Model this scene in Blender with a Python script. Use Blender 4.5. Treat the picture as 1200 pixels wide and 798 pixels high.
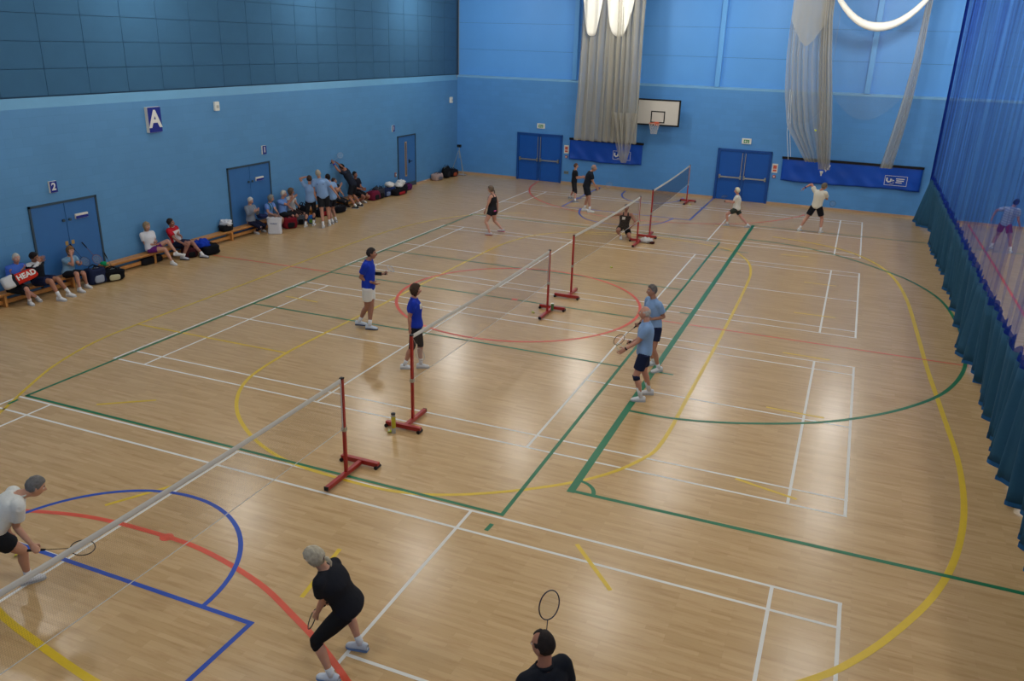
import bpy, math, random
import numpy as np
from mathutils import Vector, Matrix, noise
C = bpy.context.collection
SC = bpy.context.scene
PI = math.pi
random.seed(7)
for _o in list(bpy.data.objects): bpy.data.objects.remove(_o, do_unlink=True)

# ------------------------------------------------------------------ camera, light, exposure
def s2l(c):
    return tuple(((x / 12.92) if x <= .04045 else ((x + .055) / 1.055) ** 2.4) for x in c)
CAM = Vector((6.0546, -8.7631, 6.0147))
YAW, PITCH, ROLL = -.3847, -.3506, .0282
fw = Vector((math.sin(YAW) * math.cos(PITCH), math.cos(YAW) * math.cos(PITCH), math.sin(PITCH)))
rt = Vector((math.cos(YAW), -math.sin(YAW), 0)); up = rt.cross(fw)
r2 = math.cos(ROLL) * rt + math.sin(ROLL) * up; u2 = -math.sin(ROLL) * rt + math.cos(ROLL) * up
camd = bpy.data.cameras.new('camera'); cam = bpy.data.objects.new('camera', camd); C.objects.link(cam)
cam.matrix_world = Matrix(((r2.x, u2.x, -fw.x, CAM.x), (r2.y, u2.y, -fw.y, CAM.y), (r2.z, u2.z, -fw.z, CAM.z), (0, 0, 0, 1)))
camd.sensor_width = 36; camd.lens = 956.637 / 1200 * 36; camd.clip_end = 200; camd.clip_start = .05
SC.camera = cam
SC.view_settings.view_transform = 'Standard'; SC.view_settings.look = 'None'
SC.view_settings.gamma = 1; SC.view_settings.use_curve_mapping = False
SC.view_settings.exposure = EXPOSURE = -0.72
world = bpy.data.worlds.new('world'); SC.world = world; world.use_nodes = True
world.node_tree.nodes['Background'].inputs[0].default_value = (.6, .7, .85, 1)
world.node_tree.nodes['Background'].inputs[1].default_value = .3
LAMP_W = 330; LAMP_Z = 8.0
LAMP_X = (-9.6, -3.5, 1.8, 6.8, 12.6, 18.4); LAMP_Y = (-6.2, 1.2, 8.3, 15.8, 22.6)

# ------------------------------------------------------------------ helpers
def mat(name, col, rough=.7, metal=0, noise_s=0, noise_a=.08, bump=0, bscale=40, spec=.3, emit=None, trans=0):
    m = bpy.data.materials.new(name); m.use_nodes = True
    nt = m.node_tree; b = nt.nodes['Principled BSDF']
    c = s2l(col) + (1,)
    b.inputs['Base Color'].default_value = c; b.inputs['Roughness'].default_value = rough
    b.inputs['Metallic'].default_value = metal; b.inputs['Specular IOR Level'].default_value = spec
    if noise_s or bump:
        tc = nt.nodes.new('ShaderNodeTexCoord')
        n = nt.nodes.new('ShaderNodeTexNoise'); n.inputs['Scale'].default_value = noise_s or bscale; n.inputs['Detail'].default_value = 4
        nt.links.new(tc.outputs['Object'], n.inputs['Vector'])
        if noise_s:
            mx = nt.nodes.new('ShaderNodeMix'); mx.data_type = 'RGBA'
            mx.inputs['A'].default_value = tuple(x * (1 - noise_a) for x in c[:3]) + (1,)
            mx.inputs['B'].default_value = tuple(min(1, x * (1 + noise_a)) for x in c[:3]) + (1,)
            nt.links.new(n.outputs['Fac'], mx.inputs['Factor']); nt.links.new(mx.outputs['Result'], b.inputs['Base Color'])
        if bump:
            bp = nt.nodes.new('ShaderNodeBump'); bp.inputs['Strength'].default_value = bump; bp.inputs['Distance'].default_value = .01
            nt.links.new(n.outputs['Fac'], bp.inputs['Height']); nt.links.new(bp.outputs['Normal'], b.inputs['Normal'])
    if emit:
        b.inputs['Emission Color'].default_value = c; b.inputs['Emission Strength'].default_value = emit
    return m
_mc = {}
def cloth(col, rough=.85):
    k = tuple(round(x, 3) for x in col)
    if k not in _mc: _mc[k] = mat('cloth', col, rough, noise_s=60, noise_a=.1, bump=.15, spec=.15)
    return _mc[k]
def sheer(name, col, alpha, fine=0, rough=.9):
    m = bpy.data.materials.new(name); m.use_nodes = True; nt = m.node_tree
    b = nt.nodes['Principled BSDF']; out = nt.nodes['Material Output']
    b.inputs['Base Color'].default_value = s2l(col) + (1,); b.inputs['Roughness'].default_value = rough; b.inputs['Specular IOR Level'].default_value = .1
    t = nt.nodes.new('ShaderNodeBsdfTransparent'); tl = nt.nodes.new('ShaderNodeBsdfTranslucent'); tl.inputs[0].default_value = s2l(col) + (1,)
    m1 = nt.nodes.new('ShaderNodeMixShader'); m1.inputs[0].default_value = .35
    nt.links.new(b.outputs[0], m1.inputs[1]); nt.links.new(tl.outputs[0], m1.inputs[2])
    m2 = nt.nodes.new('ShaderNodeMixShader'); m2.inputs[0].default_value = alpha
    nt.links.new(t.outputs[0], m2.inputs[1]); nt.links.new(m1.outputs[0], m2.inputs[2]); nt.links.new(m2.outputs[0], out.inputs['Surface'])
    return m

class MB:
    def __init__(s): s.v = []; s.f = []; s.m = []
    def add(s, v, f, mi=0):
        o = len(s.v); s.v += [tuple(p) for p in v]; s.f += [tuple(i + o for i in q) for q in f]; s.m += [mi] * len(f); return s
    def box(s, x0, x1, y0, y1, z0, z1, mi=0):
        v = [(x0, y0, z0), (x1, y0, z0), (x1, y1, z0), (x0, y1, z0), (x0, y0, z1), (x1, y0, z1), (x1, y1, z1), (x0, y1, z1)]
        return s.add(v, [(0, 3, 2, 1), (4, 5, 6, 7), (0, 1, 5, 4), (1, 2, 6, 5), (2, 3, 7, 6), (3, 0, 4, 7)], mi)
    def tube(s, pts, rad, n=8, lat=None, mi=0, cap=True, round_end=False, closed=False):
        P = [np.array(p, float) for p in pts]; N = len(P)
        R = [rad] * N if not isinstance(rad, list) else list(rad)
        R = [(r, r) if not isinstance(r, (list, tuple)) else r for r in R]
        T = []
        for i in range(N):
            a = P[(i - 1) % N] if (closed or i > 0) else P[i]; b = P[(i + 1) % N] if (closed or i < N - 1) else P[i]
            t = b - a; l = np.linalg.norm(t); T.append(t / l if l > 1e-9 else np.array((0, 0, 1.)))
        if round_end:
            P = [P[0] - T[0] * max(R[0]) * .8] + [P[0] - T[0] * max(R[0]) * .45] + P + [P[-1] + T[-1] * max(R[-1]) * .45, P[-1] + T[-1] * max(R[-1]) * .8]
            R = [tuple(r * .35 for r in R[0]), tuple(r * .8 for r in R[0])] + R + [tuple(r * .8 for r in R[-1]), tuple(r * .35 for r in R[-1])]
            T = [T[0], T[0]] + T + [T[-1], T[-1]]; N += 4
        if lat is None:
            lat = np.array((1., 0, 0)) if abs(T[0][0]) < .8 else np.array((0, 1., 0))
        lat = np.array(lat, float); vs = []
        for i in range(N):
            l = lat - T[i] * (lat @ T[i]); q = np.linalg.norm(l)
            if q < 1e-4: l = np.cross(T[i], (0, 0, 1.)); q = np.linalg.norm(l) or 1
            l = l / q; lat = l; w = np.cross(T[i], l)
            for k in range(n):
                a = 2 * PI * k / n
                vs.append(P[i] + l * math.cos(a) * R[i][0] + w * math.sin(a) * R[i][1])
        fs = []
        M = N if closed else N - 1
        for i in range(M):
            j = (i + 1) % N
            for k in range(n):
                k2 = (k + 1) % n; fs.append((i * n + k, i * n + k2, j * n + k2, j * n + k))
        if cap and not closed: fs.append(tuple(range(n))[::-1]); fs.append(tuple((N - 1) * n + k for k in range(n)))
        return s.add(vs, fs, mi)
    def ell(s, c, r, n=12, m=8, mi=0, M=None):
        vs = []; 
        for j in range(1, m):
            t = PI * j / m
            for k in range(n):
                a = 2 * PI * k / n; p = np.array((math.sin(t) * math.cos(a) * r[0], math.sin(t) * math.sin(a) * r[1], math.cos(t) * r[2]))
                vs.append((M @ p if M is not None else p) + np.array(c))
        for zz in (r[2], -r[2]):
            p = np.array((0, 0, zz)); vs.append((M @ p if M is not None else p) + np.array(c))
        T0 = len(vs) - 2; fs = []
        for j in range(m - 2):
            for k in range(n): k2 = (k + 1) % n; fs.append((j * n + k, (j + 1) * n + k, (j + 1) * n + k2, j * n + k2))
        for k in range(n):
            k2 = (k + 1) % n; fs.append((T0, k, k2)); fs.append((T0 + 1, (m - 2) * n + k2, (m - 2) * n + k))
        return s.add(vs, fs, mi)
    def mesh(s, name):
        me = bpy.data.meshes.new(name); me.from_pydata(s.v, [], s.f); me.update(); return me
    def build(s, name, mats, parent=None, smooth=False, bevel=0, loc=None, rz=0, kind=None, label=None, cat=None, group=None, solid=0):
        me = s.mesh(name)
        for m in (mats if isinstance(mats, (list, tuple)) else [mats]): me.materials.append(m)
        if any(s.m): me.polygons.foreach_set('material_index', s.m)
        if smooth: me.polygons.foreach_set('use_smooth', [True] * len(me.polygons))
        o = bpy.data.objects.new(name, me); C.objects.link(o)
        if parent: o.parent = parent
        if loc: o.location = loc
        if rz: o.rotation_euler[2] = rz
        if solid: md = o.modifiers.new('thick', 'SOLIDIFY'); md.thickness = solid
        if bevel: md = o.modifiers.new('bevel', 'BEVEL'); md.width = bevel; md.segments = 2; md.limit_method = 'ANGLE'
        tag(o, label, cat, group, kind); return o
def tag(o, label=None, cat=None, group=None, kind=None):
    if label: o['label'] = label
    if cat: o['category'] = cat
    if group: o['group'] = group
    if kind: o['kind'] = kind
    return o
GROUPS = {'gym_bench': 'gym benches along the left wall', 'sports_bag': 'sports bags along the left wall', 'badminton_racket': 'badminton rackets', 'shuttlecock': 'shuttlecocks', 'net_post': 'red badminton net posts',
          'badminton_net': 'badminton nets in one line', 'hanging_net': 'cricket nets hung before the end wall', 'vinyl_banner': 'blue vinyl banners on the end wall', 'exit_sign': 'exit signs over the end wall doors',
          'number_sign': 'small blue number signs over the left wall doors', 'fire_notice': 'fire notices by the end wall doors', 'sensor_box': 'white boxes high on the left wall', 'backpack': 'backpacks by the seated players'}
def thing(name, label, cat, loc=(0, 0, 0), rz=0, group=None):
    group = group or GROUPS.get(name)
    o = bpy.data.objects.new(name, None); C.objects.link(o); o.empty_display_size = .2
    o.location = loc; o.rotation_euler = (0, 0, rz); return tag(o, label, cat, group)
def text(name, s, size, m, parent, loc, rot=(PI / 2, 0, 0), ext=.002, bold=.0):
    cu = bpy.data.curves.new('t', 'FONT'); cu.body = s; cu.size = size; cu.align_x = 'CENTER'; cu.align_y = 'CENTER'; cu.extrude = ext; cu.offset = bold
    t = bpy.data.objects.new('t', cu); C.objects.link(t); bpy.context.view_layer.update()
    me = bpy.data.meshes.new_from_object(t.evaluated_get(bpy.context.evaluated_depsgraph_get()))
    bpy.data.objects.remove(t); bpy.data.curves.remove(cu)
    me.materials.clear(); me.materials.append(m); me.name = name
    o = bpy.data.objects.new(name, me); C.objects.link(o); o.parent = parent; o.location = loc; o.rotation_euler = rot; return o
def grid(nu, nv, fn):
    mb = MB(); vs = [fn(i / nu, j / nv) for j in range(nv + 1) for i in range(nu + 1)]
    fs = [(j * (nu + 1) + i, j * (nu + 1) + i + 1, (j + 1) * (nu + 1) + i + 1, (j + 1) * (nu + 1) + i) for j in range(nv) for i in range(nu)]
    return mb.add(vs, fs)

# ------------------------------------------------------------------ shared materials
blueA = (.215, .47, .70)
def wall_mat(name, col, mortar, bw=.44, rh=.215, bump=.25, axis='x'):
    m = mat(name, col, .55, spec=.35); nt = m.node_tree; b = nt.nodes['Principled BSDF']
    tc = nt.nodes.new('ShaderNodeTexCoord'); sp = nt.nodes.new('ShaderNodeSeparateXYZ'); cb = nt.nodes.new('ShaderNodeCombineXYZ')
    nt.links.new(tc.outputs['Object'], sp.inputs[0]); nt.links.new(sp.outputs[0 if axis == 'x' else 1], cb.inputs[0]); nt.links.new(sp.outputs[2], cb.inputs[1])
    br = nt.nodes.new('ShaderNodeTexBrick'); br.inputs['Scale'].default_value = 1; br.inputs['Brick Width'].default_value = bw; br.inputs['Row Height'].default_value = rh
    br.inputs['Mortar Size'].default_value = .006; br.inputs['Mortar Smooth'].default_value = .5
    c = s2l(col); br.inputs['Color1'].default_value = tuple(x * .97 for x in c) + (1,); br.inputs['Color2'].default_value = tuple(x * 1.03 for x in c) + (1,); br.inputs['Mortar'].default_value = s2l(mortar) + (1,)
    nt.links.new(cb.outputs[0], br.inputs['Vector'])
    n = nt.nodes.new('ShaderNodeTexNoise'); n.inputs['Scale'].default_value = .5; n.inputs['Detail'].default_value = 3; nt.links.new(cb.outputs[0], n.inputs['Vector'])
    mx = nt.nodes.new('ShaderNodeMix'); mx.data_type = 'RGBA'; mx.blend_type = 'MULTIPLY'; mx.inputs['Factor'].default_value = 1
    mr = nt.nodes.new('ShaderNodeMapRange'); mr.inputs['To Min'].default_value = .88; mr.inputs['To Max'].default_value = 1.1; nt.links.new(n.outputs['Fac'], mr.inputs['Value'])
    nt.links.new(br.outputs['Color'], mx.inputs['A']); nt.links.new(mr.outputs[0], mx.inputs['B']); nt.links.new(mx.outputs['Result'], b.inputs['Base Color'])
    bp = nt.nodes.new('ShaderNodeBump'); bp.invert = True; bp.inputs['Strength'].default_value = bump; bp.inputs['Distance'].default_value = .004
    nt.links.new(br.outputs['Fac'], bp.inputs['Height']); nt.links.new(bp.outputs['Normal'], b.inputs['Normal'])
    return m
M_wallL = wall_mat('blue_painted_block_left', (.32, .53, .71), (.30, .51, .685), axis='y')
M_wallB = wall_mat('blue_painted_block_back', (.31, .55, .79), (.30, .53, .765))
M_upL = mat('blue_acoustic_panel', (.225, .37, .49), .95, noise_s=1.2, noise_a=.12, bump=.5, spec=.05)
M_upB = mat('blue_painted_panel', (.35, .61, .88), .5, noise_s=.8, noise_a=.06)
M_sill = mat('top_lit_blue_sill', (.48, .68, .82), .5, noise_s=3)  # light from above put into the colour, paler than the wall blue
M_pil = mat('blue_steel_column', (.38, .64, .88), .45)
M_gap = mat('shadow_gap', (.20, .31, .41), .9)
M_ceil = mat('grey_ceiling', (.50, .52, .55), .9, noise_s=4)
M_skirt = mat('timber_skirting', (.70, .58, .46), .5, noise_s=12)
M_doorL = mat('blue_door_left', (.20, .40, .62), .4, noise_s=2)
M_doorB = mat('deep_blue_door', (.08, .32, .64), .4, noise_s=2)
M_frameL = mat('grey_door_frame', (.20, .27, .32), .5)
M_frameB = mat('deep_blue_door_frame', (.07, .27, .55), .45)
M_steel = mat('brushed_steel', (.70, .70, .66), .35, metal=.8)
M_white = mat('white_plastic', (.85, .85, .82), .5)
M_black = mat('black_plastic', (.05, .05, .06), .5)
M_red = mat('red_painted_steel', (.60, .12, .09), .35, noise_s=20, noise_a=.12, spec=.5)
M_bench = mat('varnished_bench_wood', (.72, .50, .27), .35, noise_s=9, noise_a=.25)
M_navy = mat('sign_navy', (.07, .14, .50), .45)
M_green = mat('exit_green', (.05, .50, .25), .5)
M_paper = mat('paper', (.85, .83, .78), .8)
M_yel = mat('yellow_nylon', (.83, .86, .18), .5)
M_matblue = mat('royal_blue_vinyl', (.04, .28, .68), .35, noise_s=3, noise_a=.1)
M_teal = mat('teal_curtain_cloth', (.16, .31, .41), .85, noise_s=5, noise_a=.1, bump=.2, spec=.1)
M_bluenet = sheer('blue_netting', (.14, .26, .62), .15)
M_bluehem = sheer('blue_net_hem', (.08, .18, .52), .8)
M_nettan = mat('net_cord', (.42, .36, .31), .9)
M_netnavy = mat('navy_net_cord', (.10, .14, .30), .9)
M_tape = mat('white_net_tape', (.80, .79, .76), .7)
M_cnet = sheer('ivory_cricket_netting', (.78, .76, .70), .42)
M_cnet2 = sheer('sheer_ivory_netting', (.75, .74, .70), .10)
M_canv = mat('white_canvas', (.88, .87, .83), .8, noise_s=6, noise_a=.04)

def floor_mat():
    m = mat('maple_sports_floor', (.78, .66, .49), .3, spec=.4); nt = m.node_tree; b = nt.nodes['Principled BSDF']
    tc = nt.nodes.new('ShaderNodeTexCoord')
    br = nt.nodes.new('ShaderNodeTexBrick'); br.inputs['Scale'].default_value = 1; br.inputs['Brick Width'].default_value = .62; br.inputs['Row Height'].default_value = .065
    br.inputs['Mortar Size'].default_value = .0006; br.inputs['Bias'].default_value = -.1; br.offset = .37; br.offset_frequency = 3
    br.inputs['Color1'].default_value = s2l((.735, .605, .42)) + (1,); br.inputs['Color2'].default_value = s2l((.785, .655, .475)) + (1,); br.inputs['Mortar'].default_value = s2l((.66, .54, .39)) + (1,)
    nt.links.new(tc.outputs['Object'], br.inputs['Vector'])
    mp = nt.nodes.new('ShaderNodeMapping'); mp.inputs['Scale'].default_value = (1.6, 15, 1); nt.links.new(tc.outputs['Object'], mp.inputs['Vector'])
    n = nt.nodes.new('ShaderNodeTexNoise'); n.inputs['Scale'].default_value = 1; n.inputs['Detail'].default_value = 5; n.inputs['Roughness'].default_value = .6; nt.links.new(mp.outputs[0], n.inputs['Vector'])
    cr = nt.nodes.new('ShaderNodeValToRGB'); cr.color_ramp.elements[0].position = .28; cr.color_ramp.elements[0].color = (.70, .58, .46, 1); cr.color_ramp.elements[1].position = .5; cr.color_ramp.elements[1].color = (1, 1, 1, 1)
    nt.links.new(n.outputs['Fac'], cr.inputs[0])
    mx = nt.nodes.new('ShaderNodeMix'); mx.data_type = 'RGBA'; mx.blend_type = 'MULTIPLY'; mx.inputs['Factor'].default_value = .55
    nt.links.new(br.outputs['Color'], mx.inputs['A']); nt.links.new(cr.outputs[0], mx.inputs['B']); nt.links.new(mx.outputs['Result'], b.inputs['Base Color'])
    b.inputs['Roughness'].default_value = .25
    return m
M_floor = floor_mat()

# ------------------------------------------------------------------ room shell
XL, XR, YF, YB, ZC, ZL = -11.6, 24.0, -12.0, 27.15, 8.5, 4.54
BA = -.045
def yb(x): return YB - .045 * (x - XL)
mb = MB(); mb.add([(XL - .3, YF - .2, 0), (XR, YF - .2, 0), (XR, YB + .4, 0), (XL - .3, YB + .4, 0), (XL - .3, YF - .2, -.2), (XR, YF - .2, -.2), (XR, YB + .4, -.2), (XL - .3, YB + .4, -.2)],
       [(0, 1, 2, 3), (7, 6, 5, 4), (0, 4, 5, 1), (1, 5, 6, 2), (2, 6, 7, 3), (3, 7, 4, 0)])
floor = mb.build('floor', M_floor, kind='structure')
MB().box(XL - .3, XR, YF - .2, YB + .4, ZC, ZC + .2).build('ceiling', M_ceil, kind='structure')
wl = MB().add([(XL, YF, 0), (XL, YB + .3, 0), (XL, YB + .3, 4.28), (XL, YF, 4.28), (XL - .3, YF, 0), (XL - .3, YB + .3, 0), (XL - .3, YB + .3, 4.28), (XL - .3, YF, 4.28)],
       [(0, 1, 2, 3), (4, 7, 6, 5), (3, 2, 6, 7), (0, 4, 5, 1), (0, 3, 7, 4), (1, 5, 6, 2)]).build('wall_left', M_wallL, kind='structure')
MB().add([(XL, YF, 4.28), (XL, YB, 4.28), (XL - .07, YB, ZL - .03), (XL - .07, YF, ZL - .03), (XL - .3, YF, 4.28), (XL - .3, YB, 4.28), (XL - .3, YB, ZL - .03), (XL - .3, YF, ZL - .03)],
       [(0, 1, 2, 3), (3, 2, 6, 7), (4, 7, 6, 5)]).build('sill_band', mat('pale_blue_band', (.37, .58, .72), .55, noise_s=2), wl)
MB().box(XL - .3, XL - .1, YF, YB + .3, ZL - .04, ZC).build('panel_backing', M_gap, wl)
pm = None; pw, ph = 1.2, .6
y = YB - .02
while y > YF:
    y0 = max(y - pw, YF)
    for r in range(7):
        z0 = ZL + r * ph; z1 = min(z0 + ph, ZC)
        if z1 - z0 < .1: continue
        if pm is None:
            q = MB().box(0, .04, -pw + .006, -.006, .005, ph - .005); pm = q.mesh('panel'); pm.materials.append(M_upL)
        if y0 == y - pw and z1 == z0 + ph:
            o = bpy.data.objects.new('panel', pm); C.objects.link(o); o.parent = wl; o.location = (XL - .1 + random.uniform(0, .002), y, z0)
        else: MB().box(XL - .1, XL - .06, y0 + .006, y - .006, z0 + .005, z1).build('panel', M_upL, wl)
    y -= pw
# back wall, its face runs a touch askew; built in its own frame (x along, -y into the room)
WBL = 36.0
wb = MB().box(0, WBL, 0, .4, 0, ZL - .06).build('wall_back', M_wallB, loc=(XL, YB, 0), rz=BA, kind='structure')
def onback(x, d=0, z=0):  # world x on the back wall -> location
    return (x, yb(x) - d, z)
MB().add([(0, -.015, ZL - .12), (WBL, -.015, ZL - .12), (WBL, -.015, ZL - .06), (0, -.015, ZL - .06), (0, .18, ZL - .01), (WBL, .18, ZL - .01), (0, .0, ZL - .12), (WBL, 0, ZL - .12)],
     [(0, 1, 2, 3), (3, 2, 5, 4), (0, 6, 7, 1)]).build('sill', M_sill, wb)
MB().box(0, WBL, .2, .4, ZL - .06, ZC).build('panel_backing', M_gap, wb)
colx = [-11.75, -5.8, .43, 6.13, 12.1, 18.1, 24.2]
for i in range(6):
    a = colx[i] - XL + .1; b_ = colx[i + 1] - XL - .1; z = ZL - .02
    for r in range(4):
        z1 = min(z + 1.13, ZC)
        if z1 - z > .1: MB().box(max(a, .0), b_, .16, .21, z + .004, z1 - .004).build('panel', M_upB, wb)
        z += 1.13
    if 0 < i: MB().box(colx[i] - XL - .1, colx[i] - XL + .1, .0, .2, ZL - .03, ZC).build('column', M_pil, wb, bevel=.01)
MB().box(XR, XR + .2, YF, YB, 0, ZC).build('wall_right', M_wallL, kind='structure')
MB().box(XL - .3, XR, YF - .2, YF, 0, ZC).build('wall_front', M_wallB, kind='structure')
MB().box(0, WBL, -.02, 0, 0, .09).build('baseboard_back', M_skirt, loc=(XL, YB, 0), rz=BA, kind='structure')
MB().box(XL, XL + .02, YF, YB, 0, .09).build('baseboard_left', M_skirt, kind='structure')

# ceiling lamps
for ly in LAMP_Y:
    for lx in LAMP_X:
        t = thing('ceiling_lamp', 'white high bay lamp hanging from the hall ceiling', 'lamp', (lx, ly, LAMP_Z), group='high bay lamps over the hall')
        MB().box(-.32, .32, -.32, .32, .02, .16).build('housing', M_white, t, bevel=.01)
        MB().tube([(0, 0, .14), (0, 0, ZC - LAMP_Z)], .02, 8).build('hanger', M_steel, t)
        ld = bpy.data.lights.new('lamp_light', 'POINT'); ld.shadow_soft_size = .3; ld.energy = LAMP_W * (1.35 if ly > 20 else 1); ld.color = (1, .98, .93)
        lo = bpy.data.objects.new('lamp_light', ld); C.objects.link(lo); lo.parent = t; lo.location = (0, 0, -.22)

# ------------------------------------------------------------------ court markings (children of the floor, thin paint)
def smooth_poly(P, n=8):
    out = []
    for i in range(len(P) - 1):
        p0 = P[max(i - 1, 0)]; p1 = P[i]; p2 = P[i + 1]; p3 = P[min(i + 2, len(P) - 1)]
        for k in range(n):
            t = k / n; out.append(tuple(.5 * (2 * b + (c - a) * t + (2 * a - 5 * b + 4 * c - d) * t * t + (-a + 3 * b - 3 * c + d) * t ** 3) for a, b, c, d in zip(p0, p1, p2, p3)))
    return out + [P[-1]]
def strip(mb, P, w, z):
    n = len(P); L = []; R = []
    for i in range(n):
        a = np.array(P[max(i - 1, 0)]); b = np.array(P[i]); c = np.array(P[min(i + 1, n - 1)])
        d1 = b - a; d2 = c - b
        d1 = d1 / (np.linalg.norm(d1) or 1); d2 = d2 / (np.linalg.norm(d2) or 1)
        if i == 0: d1 = d2
        if i == n - 1: d2 = d1
        nn = np.array((-(d1 + d2)[1], (d1 + d2)[0])); nn = nn / (np.linalg.norm(nn) or 1); s = w / 2 / max(.3, nn @ np.array((-d1[1], d1[0])))
        L.append(b + nn * s); R.append(b - nn * s)
    vs = [(q[0], q[1], z) for q in L] + [(q[0], q[1], z) for q in R]
    mb.add(vs, [(i, n + i, n + i + 1, i + 1) for i in range(n - 1)])
    return mb
def arc(cx, cy, r, a0, a1, n=40, ry=None):
    ry = ry or r
    return [(cx + r * math.cos(math.radians(a0 + (a1 - a0) * i / n)), cy + ry * math.sin(math.radians(a0 + (a1 - a0) * i / n))) for i in range(n + 1)]
P_W = mat('white_court_paint', (.87, .86, .83), .45, noise_s=8, noise_a=.05, spec=.3)
P_G = mat('green_court_paint', (.05, .42, .26), .42, noise_s=8, noise_a=.08, spec=.35)
P_Y = mat('yellow_court_paint', (.84, .70, .10), .4, noise_s=8, noise_a=.08, spec=.5)
P_R = mat('red_court_paint', (.84, .30, .18), .4, noise_s=8, noise_a=.08, spec=.5)
P_B = mat('blue_court_paint', (.12, .28, .66), .42, noise_s=8, noise_a=.08, spec=.35)
for cy in (-6.1, 2.045, 10.10, 18.22):
    mb = MB(); z = .0012; w = .043
    for s in (-1, 1):
        strip(mb, [(s * 6.7, cy), (s * 6.7, cy + 6.1)], w, z); strip(mb, [(s * 5.94, cy), (s * 5.94, cy + 6.1)], w, z)
        strip(mb, [(s * 1.98, cy), (s * 1.98, cy + 6.1)], w, z); strip(mb, [(s * 1.98, cy + 3.05), (s * 6.7, cy + 3.05)], w, z + .0001)
    for yy in (0, .46, 5.64, 6.1): strip(mb, [(-6.725, cy + yy), (6.725, cy + yy)], w, z + .0002)
    mb.build('badminton_court_line', P_W, floor)
def line(name, m, w, z, *polys):
    mb = MB()
    for P in polys: strip(mb, P, w, z)
    return mb.build(name, m, floor)
line('green_court_line', P_G, .06, .002, [(-6.62, .08), (2.4, .08), (2.4, 18.2)], [(-6.62, .06), (-6.62, 18.35), (2.4, 18.35)],
     [(-6.62, 6.06), (2.4, 6.06)], [(-6.62, 9.23), (2.0, 9.23)], [(-6.62, 12.1), (2.4, 12.1)], [(3.05, 21.62), (8.9, 21.62)], [(3.0, 6.1), (3.45, 6.1)], [(2.6, 17.2), (3.45, 17.2)],
     [(2.75, 10.11), (3.0, 10.11)], [(2.37, -.18), (2.36, -.36)], [(-6.59, -.3), (-6.6, -.1)])
line('goal_line', P_G, .115, .0026, [(3.05, 1.03), (3.05, 21.65)])
line('green_touchline', P_G, .075, .0022, [(3.05, 1.08), (9.2, 1.13)])
line('corner_arc', P_G, .06, .0023, arc(3.05, 1.08, .32, 0, 90))
line('goal_area_arc', P_G, .075, .0024, smooth_poly([(3.05, 4.1), (3.9, 4.13), (4.85, 4.4), (5.96, 4.93), (6.8, 5.55), (7.6, 6.4), (8.3, 7.5), (8.75, 8.9), (8.9, 10.3), (8.92, 12.2), (8.7, 14.3), (8.1, 15.9), (7.35, 16.95), (6.2, 18.1), (4.7, 18.98), (3.05, 19.2)]))
line('red_halfway_line', P_R, .05, .0018, [(2.4, 9.3), (8.9, 9.3)], [(-10.6, 9.2), (-6.65, 9.25)])
line('centre_circle', P_R, .075, .0025, arc(-1.1, 9.25, 3.0, 0, 360, 80))
line('centre_spot', P_R, .12, .0027, [(-1.28, 9.25), (-1.12, 9.25)])
line('yellow_court_line', P_Y, .055, .0014, smooth_poly([(-5.9, -1.6), (-6.45, -.5), (-6.9, .3), (-7.4, 1.3), (-7.75, 2.5), (-7.85, 3.75), (-7.88, 7), (-7.95, 11), (-7.9, 14), (-7.6, 16), (-7.0, 17.6), (-6.2, 18.7), (-5.0, 19.5)]),
     [(-7.85, 3.75), (-3.87, 3.75)])
line('yellow_pitch_line', P_Y, .065, .0016, smooth_poly([(-3.88, 9), (-3.9, 6.5), (-3.92, 4.6), (-3.9, 3.6), (-3.7, 2.3), (-3.1, 1.3), (-2.2, .55), (-1.2, .1), (-.2, -.02), (.8, -.0), (1.6, .28), (2.5, .88), (3.25, 1.6), (3.72, 2.4), (3.9, 3.2), (3.92, 5.5), (3.93, 9), (3.9, 13), (3.8, 15), (3.45, 16.4), (2.75, 17.4), (1.3, 17.85), (0, 17.9), (-1.3, 17.8), (-2.5, 17.2), (-3.3, 16.3), (-3.75, 14.8), (-3.86, 13), (-3.88, 9)], 10))
line('yellow_side_line', P_Y, .085, .0016, smooth_poly([(4.2, -3.2), (5.4, -2.4), (6.43, -1.46), (6.9, -.9), (7.35, -.15), (7.75, .7), (8.05, 1.7), (8.25, 3.0), (8.3, 4.6), (8.2, 6.6), (8.08, 8.85), (8.0, 11.15), (7.87, 14.05), (7.6, 16.2), (7.1, 17.8), (6.3, 19.0), (5.15, 19.7), (3.9, 20)]))
line('yellow_arc_line', P_Y, .085, .0016, smooth_poly([(-2.7, -3.75), (-1.83, -4.05), (-1.15, -4.2), (-.1, -4.38), (.9, -4.45)]))
for a, b_ in (((-5.26, .33), (-4.5, .9)), ((-2.55, -1.97), (-2.1, -1.17)), ((1.01, -2.48), (.87, -1.5)), ((3.54, -.15), (4.2, -.88)), ((5.16, 2.46), (6.05, 2.23)), ((5.29, 5.33), (6.27, 5.3)), ((5.29, 8.38), (6.23, 8.36)),
              ((5.27, 11.43), (6.23, 11.45)), ((5.3, 14.45), (6.14, 14.45)), ((4.4, 17.5), (5.22, 17.6)), ((-6.32, 6.9), (-5.35, 6.85)), ((-1.95, 17.3), (-1.2, 17.5)), ((1.8, 20.9), (2.6, 20.9))):
    line('lane_mark', P_Y, .055, .0015, [a, b_])
line('blue_key_line', P_B, .06, .0021, [(-4.06, -8), (-4.06, -3.07), (.78, -3.07), (.78, -8)])
line('blue_key_arc', P_B, .06, .0022, arc(-1.65, -3.07, 1.76, 0, 180))
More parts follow.
